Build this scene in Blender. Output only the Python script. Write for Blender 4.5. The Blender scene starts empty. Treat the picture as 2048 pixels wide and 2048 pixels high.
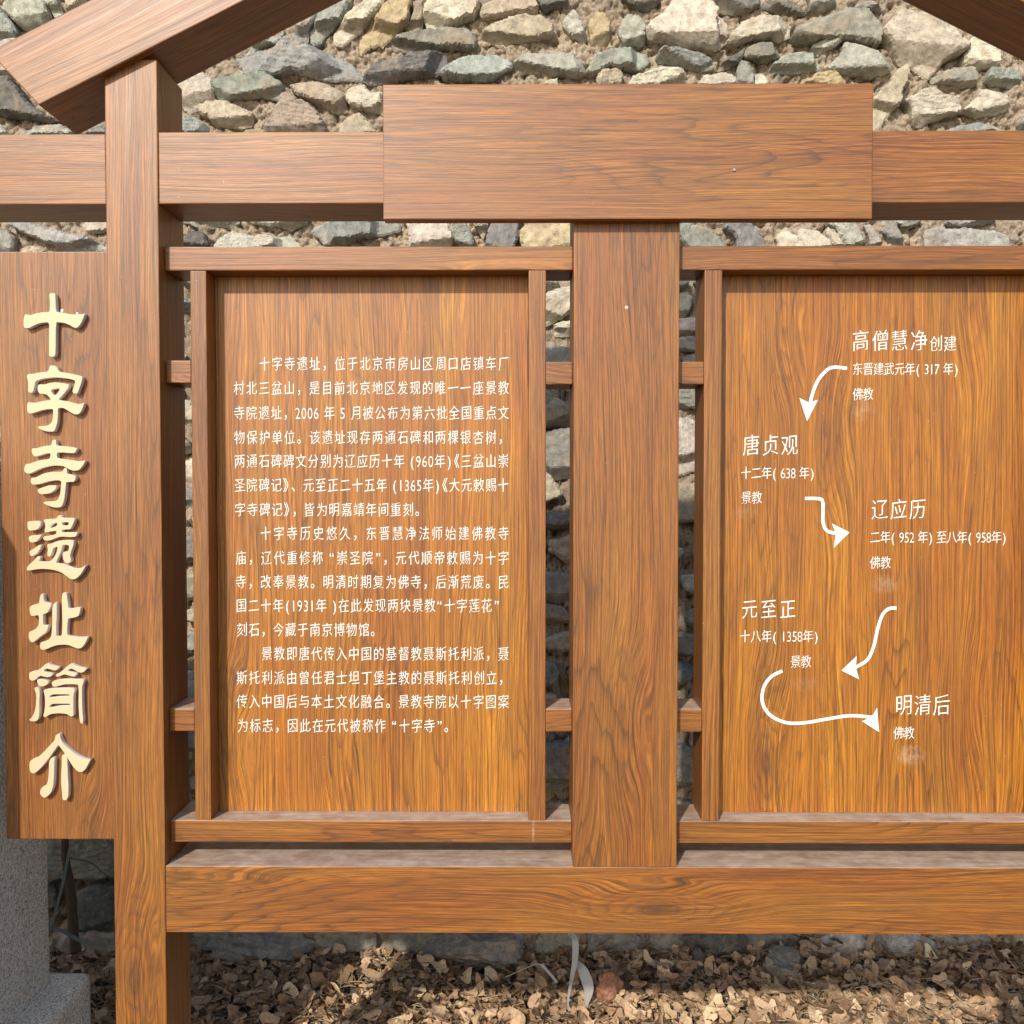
import bpy, bmesh, math, random
import numpy as np
from mathutils import Vector, Matrix, Euler

# ------------------------------------------------------------------ camera, sky, sun, exposure
scene = bpy.context.scene
COL = scene.collection
EYE = 1.65
DIST = 2.28
cam_data = bpy.data.cameras.new("camera")
cam = bpy.data.objects.new("camera", cam_data)
COL.objects.link(cam)
cam.location = (0, -DIST, EYE)
cam.rotation_euler = (math.radians(90 - 1.63), 0, math.radians(0.36))
cam_data.sensor_width = 36.0
cam_data.lens = 36.0 * 1900.0 / 2048.0
cam_data.clip_start = 0.05
cam_data.clip_end = 500
scene.camera = cam

SUN = Vector((0.38, 1.0, -0.655)).normalized()          # the way the light travels
world = bpy.data.worlds.new("World")
scene.world = world
world.use_nodes = True
wn = world.node_tree
wn.nodes.clear()
sky = wn.nodes.new("ShaderNodeTexSky")
sky.sky_type = 'NISHITA'
sky.sun_disc = False
sky.sun_elevation = math.asin(-SUN.z)
sky.sun_rotation = math.atan2(-SUN.x, -SUN.y)
sky.dust_density = 1.4
sky.air_density = 1.1
bg = wn.nodes.new("ShaderNodeBackground")
bg.inputs[1].default_value = 0.15
scene.render.filter_size = 1.05
wo = wn.nodes.new("ShaderNodeOutputWorld")
wn.links.new(sky.outputs[0], bg.inputs[0])
wn.links.new(bg.outputs[0], wo.inputs[0])

sun_data = bpy.data.lights.new("sun", 'SUN')
sun_data.energy = 3.4
sun_data.angle = math.radians(1.2)
sun_data.color = (1.0, 0.93, 0.82)
sun = bpy.data.objects.new("sun", sun_data)
COL.objects.link(sun)
sun.location = (-3, -6, 6)
sun.rotation_euler = SUN.to_track_quat('-Z', 'Y').to_euler()

scene.view_settings.view_transform = 'Standard'
scene.view_settings.look = 'None'
scene.view_settings.gamma = 1.0
scene.view_settings.exposure = 0.38

# ------------------------------------------------------------------ helpers
CAMM = np.array(cam.rotation_euler.to_matrix())

def P(px, py, y):
    """point of the plane at depth y that stands at a place in the 2048 px photograph -> (x, z)"""
    d = CAMM @ np.array([(px - 1024) / 1900.0, -(py - 1024) / 1900.0, -1.0])
    t = (y + DIST) / d[1]
    return (t * d[0], EYE + t * d[2])

def G(px, py, z=0.0):
    """point of the ground at height z -> (x, y)"""
    d = CAMM @ np.array([(px - 1024) / 1900.0, -(py - 1024) / 1900.0, -1.0])
    t = (z - EYE) / d[2]
    return (t * d[0], -DIST + t * d[1])

def thing(name, label, cat, loc=(0, 0, 0), group=None):
    o = bpy.data.objects.new(name, None)
    o.empty_display_size = 0.1
    COL.objects.link(o)
    o.location = loc
    o['label'] = label
    o['category'] = cat
    if group:
        o['group'] = group
    return o

def tag(o, label, cat, group=None):
    o['label'] = label
    o['category'] = cat
    if group:
        o['group'] = group
    return o

def link(name, me, mats, parent=None):
    o = bpy.data.objects.new(name, me)
    COL.objects.link(o)
    if not isinstance(mats, (list, tuple)):
        mats = [mats]
    for m in mats:
        me.materials.append(m)
    if parent is not None:
        o.parent = parent
        if parent.parent is None:
            o.location = -Vector(parent.location)
    return o

def mesh_of(name, verts, faces, cols=None, smooth=False):
    me = bpy.data.meshes.new(name)
    if isinstance(verts, np.ndarray):
        verts = verts.tolist()
    if isinstance(faces, np.ndarray):
        faces = faces.tolist()
    me.from_pydata(verts, [], faces)
    if cols is not None:
        a = me.attributes.new("tint", 'FLOAT_COLOR', 'POINT')
        c = np.ones((len(verts), 4), dtype=np.float32)
        c[:, :3] = cols
        a.data.foreach_set("color", c.ravel())
    if smooth:
        me.polygons.foreach_set("use_smooth", [True] * len(me.polygons))
    me.update()
    return me

# ---- vectorised noise
def _hash(ix, iy, iz):
    n = (ix * 374761393 + iy * 668265263 + iz * 1274126177) & 0xffffffff
    n = ((n ^ (n >> 13)) * 1274126177) & 0xffffffff
    n = (n ^ (n >> 16)) & 0xffffffff
    return n / 4294967295.0

def vnoise(x, y, z):
    x = np.asarray(x, float); y = np.asarray(y, float); z = np.asarray(z, float) + np.zeros_like(x)
    ix = np.floor(x).astype(np.int64); iy = np.floor(y).astype(np.int64); iz = np.floor(z).astype(np.int64)
    fx = x - ix; fy = y - iy; fz = z - iz
    fx = fx * fx * (3 - 2 * fx); fy = fy * fy * (3 - 2 * fy); fz = fz * fz * (3 - 2 * fz)
    r = 0
    for dx in (0, 1):
        for dy in (0, 1):
            for dz in (0, 1):
                w = (fx if dx else 1 - fx) * (fy if dy else 1 - fy) * (fz if dz else 1 - fz)
                r = r + w * _hash(ix + dx, iy + dy, iz + dz)
    return r

def fbm(x, y, z, o=4, g=0.5):
    r = 0; a = 1; s = 0
    for k in range(o):
        r = r + a * (vnoise(x * 2 ** k + 17.3 * k, y * 2 ** k - 9.1 * k, z * 2 ** k + 3.7 * k) - 0.5)
        s += a; a *= g
    return r / s * 2

def billow(x, y, z, o=3):
    r = 0; a = 1; s = 0
    for k in range(o):
        r = r + a * (1 - np.abs(2 * vnoise(x * 2 ** k + 7.7 * k, y * 2 ** k + 1.9 * k, z * 2 ** k) - 1) ** 0.8)
        s += a; a *= 0.5
    return r / s

def worley(x, y, seed):
    """distance to the nearest scattered point"""
    ix = np.floor(x).astype(np.int64); iy = np.floor(y).astype(np.int64)
    best = np.full(np.shape(x), 9.0)
    for dx in (-1, 0, 1):
        for dy in (-1, 0, 1):
            cx, cy = ix + dx, iy + dy
            px = cx + _hash(cx, cy, seed + 0 * cx); py = cy + _hash(cx, cy, seed + 77 + 0 * cx)
            best = np.minimum(best, (x - px) ** 2 + (y - py) ** 2)
    return np.sqrt(best)

# ------------------------------------------------------------------ materials
def newmat(name):
    m = bpy.data.materials.new(name)
    m.use_nodes = True
    nt = m.node_tree
    nt.nodes.clear()
    out = nt.nodes.new("ShaderNodeOutputMaterial")
    b = nt.nodes.new("ShaderNodeBsdfPrincipled")
    nt.links.new(b.outputs[0], out.inputs[0])
    return m, nt, b

class NB:
    """small helper to write node graphs briefly"""
    def __init__(s, nt): s.nt = nt
    def put(s, sock, v):
        if isinstance(v, bpy.types.NodeSocket): s.nt.links.new(v, sock)
        elif v is not None: sock.default_value = v
    def math(s, op, a, b=None, c=None, clamp=False):
        n = s.nt.nodes.new("ShaderNodeMath"); n.operation = op; n.use_clamp = clamp
        s.put(n.inputs[0], a)
        if b is not None: s.put(n.inputs[1], b)
        if c is not None: s.put(n.inputs[2], c)
        return n.outputs[0]
    def xyz(s, x, y, z):
        n = s.nt.nodes.new("ShaderNodeCombineXYZ")
        s.put(n.inputs[0], x); s.put(n.inputs[1], y); s.put(n.inputs[2], z)
        return n.outputs[0]
    def sep(s, v):
        n = s.nt.nodes.new("ShaderNodeSeparateXYZ"); s.put(n.inputs[0], v); return n.outputs
    def noise(s, vec, scale=1.0, detail=2.0, rough=0.5, dist=0.0):
        n = s.nt.nodes.new("ShaderNodeTexNoise")
        s.put(n.inputs['Vector'], vec)
        n.inputs['Scale'].default_value = scale; n.inputs['Detail'].default_value = detail
        n.inputs['Roughness'].default_value = rough; n.inputs['Distortion'].default_value = dist
        return n.outputs[0]
    def ramp(s, f, stops, interp='LINEAR'):
        n = s.nt.nodes.new("ShaderNodeValToRGB"); n.color_ramp.interpolation = interp
        el = n.color_ramp.elements
        while len(el) < len(stops): el.new(0.5)
        for e, (p, c) in zip(el, stops):
            e.position = p
            e.color = (c, c, c, 1) if not isinstance(c, (tuple, list)) else (c[0], c[1], c[2], 1)
        s.put(n.inputs[0], f)
        return n.outputs[0]
    def mix(s, f, a, b, mode='MIX'):
        n = s.nt.nodes.new("ShaderNodeMix"); n.data_type = 'RGBA'; n.blend_type = mode
        s.put(n.inputs[0], f)
        for k, v in ((6, a), (7, b)):
            if isinstance(v, (tuple, list)): v = (v[0], v[1], v[2], 1)
            s.put(n.inputs[k], v)
        return n.outputs[2]
    def attr(s, name):
        n = s.nt.nodes.new("ShaderNodeAttribute"); n.attribute_name = name; return n
    def obj(s):
        return s.nt.nodes.new("ShaderNodeTexCoord").outputs['Object']
    def geo(s):
        return s.nt.nodes.new("ShaderNodeNewGeometry")
    def bump(s, h, strength, dist, bsdf):
        n = s.nt.nodes.new("ShaderNodeBump")
        n.inputs['Strength'].default_value = strength; n.inputs['Distance'].default_value = dist
        s.put(n.inputs['Height'], h); s.nt.links.new(n.outputs[0], bsdf.inputs['Normal'])

def wood_material(name, spots=(), tone=0):
    m, nt, b = newmat(name)
    B = NB(nt)
    gv = B.attr("grain").outputs['Vector']
    u, v, sd = B.sep(gv)
    sd = B.math('MULTIPLY', sd, 7.31)
    # slow figure field; its contours make the cathedrals and eyes of the print
    wob = B.noise(B.xyz(B.math('MULTIPLY', u, 2.0), B.math('MULTIPLY', v, 9.0), sd), 1.0, 2.0, 0.5)
    fig = B.noise(B.xyz(B.math('MULTIPLY', u, 0.80), B.math('ADD', B.math('MULTIPLY', v, 7.5), B.math('MULTIPLY', wob, 0.22)), B.math('ADD', sd, 3.3)), 1.0, 2.2, 0.42)
    ring = B.math('MULTIPLY', fig, 22.0)
    ring = B.math('ADD', ring, B.math('MULTIPLY', B.noise(B.xyz(B.math('MULTIPLY', u, 5.0), B.math('MULTIPLY', v, 70.0), sd), 1.0, 2.0, 0.5), 0.75))
    saw = B.math('FRACT', ring)
    line = B.ramp(saw, [(0.0, 1.0), (0.06, 0.8), (0.20, 0.30), (0.45, 0.06), (0.80, 0.0), (0.95, 0.12), (1.0, 1.0)])
    band = B.ramp(saw, [(0.0, 0.0), (0.5, 0.35), (1.0, 1.0)])
    # sparse knots: long eyes of growth lines with a dark heart; the fibres bend round them
    kn = nt.nodes.new("ShaderNodeTexVoronoi")
    B.put(kn.inputs['Vector'], B.xyz(B.math('MULTIPLY', u, 1.25), B.math('ADD', B.math('MULTIPLY', v, 5.0), B.math('MULTIPLY', wob, 0.30)), sd))
    kn.inputs['Scale'].default_value = 1.0
    kd = kn.outputs['Distance']
    has = B.ramp(B.sep(kn.outputs['Color'])[0], [(0.30, 0.0), (0.36, 1.0)])
    near = B.math('MULTIPLY', B.ramp(kd, [(0.0, 1.0), (0.14, 0.85), (0.42, 0.0)], 'EASE'), has)
    knot = B.math('MULTIPLY', B.ramp(kd, [(0.0, 1.0), (0.04, 0.8), (0.085, 0.2), (0.13, 0.0)]), has)
    kr = B.math('ADD', B.math('MULTIPLY', kd, 19.0), B.math('MULTIPLY', B.noise(B.xyz(B.math('MULTIPLY', u, 6.0), B.math('MULTIPLY', v, 45.0), sd), 1.0, 3.0, 0.6), 2.2))
    kring = B.math('MULTIPLY', B.ramp(B.math('FRACT', kr), [(0.0, 1.0), (0.10, 0.6), (0.38, 0.1), (0.85, 0.0), (1.0, 0.9)]), near)
    # fibres follow the same fields
    vv = B.math('ADD', B.math('ADD', v, B.math('MULTIPLY', fig, 0.10)), B.math('MULTIPLY', near, 0.035))
    fib = B.noise(B.xyz(B.math('MULTIPLY', u, 2.6), B.math('MULTIPLY', vv, 340.0), sd), 1.0, 2.0, 0.55)
    fib2 = B.noise(B.xyz(B.math('MULTIPLY', u, 1.5), B.math('MULTIPLY', vv, 120.0), B.math('ADD', sd, 9.0)), 1.0, 2.0, 0.5)
    pore = B.noise(B.xyz(B.math('MULTIPLY', u, 6.5), B.math('MULTIPLY', vv, 430.0), B.math('ADD', sd, 5.0)), 1.0, 2.0, 0.5)
    pore = B.ramp(pore, [(0.0, 0.0), (0.53, 0.0), (0.62, 1.0), (1.0, 1.0)])
    # thin broken fibre lines, in two spacings
    def hairs(freq, warp, o1, cut):
        s2 = B.math('FRACT', B.math('ADD', B.math('MULTIPLY', vv, freq), B.math('MULTIPLY', B.noise(B.xyz(B.math('MULTIPLY', u, 1.3), B.math('MULTIPLY', vv, freq * 0.28), B.math('ADD', sd, o1)), 1.0, 2.0, 0.5), warp)))
        return B.math('MULTIPLY', B.ramp(s2, [(0.0, 1.0), (0.13, 0.85), (0.24, 0.0), (0.97, 0.0), (1.0, 1.0)]),
                      B.ramp(B.noise(B.xyz(B.math('MULTIPLY', u, 4.5), B.math('MULTIPLY', vv, freq * 0.6), B.math('ADD', sd, o1 + 4.0)), 1.0, 1.0, 0.5), [(cut, 0.0), (cut + 0.16, 1.0)]))
    hair = B.math('ADD', B.math('MULTIPLY', hairs(105.0, 4.0, 13.0, 0.40), 0.62), B.math('MULTIPLY', hairs(185.0, 5.0, 27.0, 0.36), 0.55), clamp=True)
    # hue patches
    hue = B.noise(B.xyz(B.math('MULTIPLY', u, 1.6), B.math('MULTIPLY', v, 13.0), B.math('ADD', sd, 1.0)), 1.0, 2.0, 0.5)
    hue = B.ramp(hue, [(0.30, 0.0), (0.70, 1.0)])
    light = B.mix(hue, *(((0.395, 0.158, 0.022), (0.350, 0.112, 0.016)), ((0.545, 0.226, 0.014), (0.470, 0.150, 0.010)))[tone])
    mid = B.mix(hue, *(((0.170, 0.064, 0.012), (0.135, 0.044, 0.010)), ((0.235, 0.086, 0.010), (0.185, 0.056, 0.008)))[tone])
    dark = (0.050, 0.021, 0.009)
    f = B.math('ADD', B.math('MULTIPLY', B.ramp(fib, [(0.36, 0.0), (0.62, 1.0)]), 0.70), B.math('MULTIPLY', B.ramp(fib2, [(0.30, 0.0), (0.70, 1.0)]), 0.22))
    c = B.mix(f, light, mid)
    c = B.mix(B.math('MULTIPLY', band, 0.18), c, mid)
    # smoky brown veils drawn out along the fibres
    smoke = B.noise(B.xyz(B.math('MULTIPLY', u, 1.9), B.math('MULTIPLY', vv, 15.0), B.math('ADD', sd, 31.0)), 1.0, 1.5, 0.5)
    c = B.mix(B.math('MULTIPLY', B.ramp(smoke, [(0.52, 0.0), (0.78, 1.0)]), 0.34), c, (0.110, 0.046, 0.018))
    zone = B.ramp(B.noise(B.xyz(B.math('MULTIPLY', u, 1.0), B.math('MULTIPLY', v, 5.0), B.math('ADD', sd, 21.0)), 1.0, 1.0, 0.5), [(0.40, 0.10), (0.64, 0.62)])
    c = B.mix(B.math('MULTIPLY', line, zone), c, dark)
    c = B.mix(B.math('MULTIPLY', pore, 0.30), c, dark)
    c = B.mix(B.math('MULTIPLY', hair, 0.80), c, dark)
    c = B.mix(B.math('MULTIPLY', kring, 0.62), c, (0.070, 0.027, 0.011))
    c = B.mix(B.math('MULTIPLY', knot, 0.75), c, (0.06, 0.026, 0.013))
    for k, (sx, sz, rx, rz, am) in enumerate(spots):
        px_, py_, pz_ = B.sep(B.geo().outputs['Position'])
        dx = B.math('DIVIDE', B.math('SUBTRACT', px_, sx), rx); dz = B.math('DIVIDE', B.math('SUBTRACT', pz_, sz), rz)
        rr = B.math('ADD', B.math('MULTIPLY', dx, dx), B.math('MULTIPLY', dz, dz))
        ms = B.math('MULTIPLY', B.ramp(rr, [(0.0, 1.0), (1.0, 0.0)]), B.ramp(B.math('ADD', B.math('MULTIPLY', B.noise(B.geo().outputs['Position'], 75.0, 3.0, 0.7), 0.6), B.math('MULTIPLY', fib2, 0.4)), [(0.40, 0.0), (0.58, 1.0)]))
        c = B.mix(B.math('MULTIPLY', ms, am), c, (0.62, 0.50, 0.38))
    grit = B.noise(B.xyz(B.math('MULTIPLY', u, 22.0), B.math('MULTIPLY', vv, 560.0), B.math('ADD', sd, 41.0)), 1.0, 2.0, 0.6)
    c = B.mix(1.0, c, B.ramp(grit, [(0.30, 0.76), (0.50, 1.0), (0.70, 1.22)]), 'MULTIPLY')
    # dust lying on ledges
    g = B.geo()
    nz = B.sep(g.outputs['True Normal'])[2]
    up = B.ramp(nz, [(0.0, 0.0), (0.75, 0.0), (0.93, 1.0)])
    dn = B.noise(g.outputs['Position'], 22.0, 5.0, 0.65)
    streak = B.noise(B.xyz(B.math('MULTIPLY', u, 8.0), B.math('MULTIPLY', v, 90.0), sd), 1.0, 3.0, 0.6)
    dm = B.math('MULTIPLY', up, B.ramp(B.math('ADD', B.math('MULTIPLY', dn, 0.6), B.math('MULTIPLY', streak, 0.4)), [(0.36, 0.50), (0.60, 0.95)]))
    dustc = B.mix(B.math('MULTIPLY', B.math('ADD', dn, streak), 0.5), (0.20, 0.135, 0.095), (0.60, 0.49, 0.40))
    c = B.mix(dm, c, dustc)
    # little chips and specks of the print
    sp = B.noise(g.outputs['Position'], 140.0, 1.0, 0.5)
    c = B.mix(B.math('MULTIPLY', B.ramp(sp, [(0.79, 0.0), (0.81, 1.0)]), 0.4), c, (0.50, 0.36, 0.25))
    nt.links.new(c, b.inputs['Base Color'])
    r = B.math('ADD', 0.38, B.math('MULTIPLY', fib2, 0.14))
    nt.links.new(B.math('ADD', r, B.math('MULTIPLY', dm, 0.45), clamp=True), b.inputs['Roughness'])
    b.inputs['Specular IOR Level'].default_value = 0.62
    B.bump(B.math('SUBTRACT', B.math('MULTIPLY', fib, 0.5), B.math('MULTIPLY', pore, 0.6)), 0.16, 0.0012, b)
    return m

WOOD = wood_material("wood_print", [(*((1055 - 1024) / 1900 * 2.32, 0.800), 0.004, 0.035, 0.3)])
PANEL_WOOD = wood_material("golden_wood_print", tone=1)

def plain(name, col, rough=0.6, var=0.0, scale=40.0, spec=0.4, bump=0.0):
    m, nt, b = newmat(name)
    B = NB(nt)
    if var:
        n = B.noise(B.obj(), scale, 4.0, 0.6)
        c = B.mix(n, tuple(x * (1 - var) for x in col), tuple(min(1, x * (1 + var)) for x in col))
        nt.links.new(c, b.inputs['Base Color'])
        if bump: B.bump(n, bump, 0.003, b)
    else:
        b.inputs['Base Color'].default_value = (*col, 1)
    b.inputs['Roughness'].default_value = rough
    b.inputs['Specular IOR Level'].default_value = spec
    return m

PAINT = plain("white_lettering", (0.82, 0.81, 0.79), 0.55, 0.12, 70)
CREAM = plain("cream_letter_face", (0.60, 0.475, 0.30), 0.5, 0.07, 30)
FOAM = plain("white_letter_edge", (0.70, 0.64, 0.62), 0.75, 0.06, 120)
METAL = plain("screw_metal", (0.32, 0.29, 0.25), 0.4)

def tinted(name, rough=0.9, fine=180.0, coarse=26.0, amt=0.55, stain=(0.40, 0.32, 0.22), stain_amt=0.45, bump=0.5, bdist=0.004, pale=0.25, spec=0.25):
    """stone-like surface: its own tint per piece, mottled, stained and pitted"""
    m, nt, b = newmat(name)
    B = NB(nt)
    t = B.attr("tint").outputs['Color']
    o = B.obj()
    n1 = B.noise(o, coarse, 5.0, 0.62)
    n2 = B.noise(o, fine, 3.0, 0.65)
    n3 = B.noise(o, 9.0, 4.0, 0.6, 0.6)
    v = B.math('ADD', B.math('MULTIPLY', n1, 0.6), B.math('MULTIPLY', n2, 0.4))
    k = B.ramp(v, [(0.28, 1 - amt), (0.72, 1 + amt * 0.55)])
    c = B.mix(1.0, t, k, 'MULTIPLY')
    c = B.mix(B.math('MULTIPLY', B.ramp(n3, [(0.52, 0.0), (0.66, 1.0)]), stain_amt), c, stain)
    n4 = B.noise(o, 48.0, 3.0, 0.7)
    c = B.mix(B.math('MULTIPLY', B.ramp(n4, [(0.60, 0.0), (0.70, 1.0)]), pale), c, (0.50, 0.46, 0.38))
    c = B.mix(B.math('MULTIPLY', B.ramp(n2, [(0.26, 1.0), (0.40, 0.0)]), 0.45), c, (0.06, 0.055, 0.045))  # shade of small pits put into the colour where the fine noise is low
    nt.links.new(c, b.inputs['Base Color'])
    b.inputs['Roughness'].default_value = rough
    b.inputs['Specular IOR Level'].default_value = spec
    B.bump(B.math('ADD', B.math('MULTIPLY', n1, 0.7), B.math('MULTIPLY', n2, 0.5)), bump, bdist, b)
    return m

STONE = tinted("field_stone", fine=230.0, coarse=34.0, amt=0.70, bump=0.8, bdist=0.006)
MORTAR = tinted("sandy_mortar", 0.95, 260.0, 95.0, 0.70, (0.36, 0.285, 0.21), 0.30, 1.0, 0.010, 0.45)

# ------------------------------------------------------------------ ground
GZ = -0.31                                                   # level of the ground below the wall
def ground_h(x, y):
    x = np.asarray(x, float); y = np.asarray(y, float)
    r = np.clip((y - 1.0) / 0.6, 0, 1)
    side = np.clip((x - 0.1) / 1.4, 0, 1)
    return GZ + r * r * (0.015 + 0.075 * side) + 0.012 * fbm(x * 3, y * 3, 1.0)

gx = np.concatenate([np.array([-40, -20, -10, -6, -4, -3]), np.linspace(-2.4, 2.4, 97), np.array([3, 4, 6, 10, 20, 40])])
gy = np.concatenate([np.array([-40, -20, -10, -6, -4, -2.5, -1.5]), np.linspace(-1.0, 1.9, 80), np.array([3, 5, 12, 40])])
X, Y = np.meshgrid(gx, gy)
Zg = ground_h(X, Y)
nx_, ny_ = len(gx), len(gy)
def grid_faces(w, h):
    i = np.arange(w * h).reshape(h, w)
    return np.stack([i[:-1, :-1].ravel(), i[:-1, 1:].ravel(), i[1:, 1:].ravel(), i[1:, :-1].ravel()], 1)
gm = mesh_of("ground", np.stack([X.ravel(), Y.ravel(), Zg.ravel()], 1), grid_faces(nx_, ny_), smooth=True)
m, nt, b = newmat("bare_earth")
B = NB(nt)
o_ = B.obj()
na = B.noise(o_, 14.0, 6.0, 0.7); nb = B.noise(o_, 160.0, 3.0, 0.7)
cc = B.ramp(B.math('ADD', B.math('MULTIPLY', na, 0.5), B.math('MULTIPLY', nb, 0.5)), [(0.3, (0.055, 0.040, 0.027)), (0.5, (0.14, 0.105, 0.07)), (0.7, (0.26, 0.20, 0.14))])
nt.links.new(cc, b.inputs['Base Color']); b.inputs['Roughness'].default_value = 0.95
B.bump(nb, 0.8, 0.006, b)
ground = link("ground", gm, m)
ground['kind'] = 'structure'

# ------------------------------------------------------------------ the dry stone wall
WY = 1.60
wall = thing("stone_wall", "rough rubble stone wall with sandy mortar joints behind the wooden notice board", "wall", (0, WY + 0.2, GZ))

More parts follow.
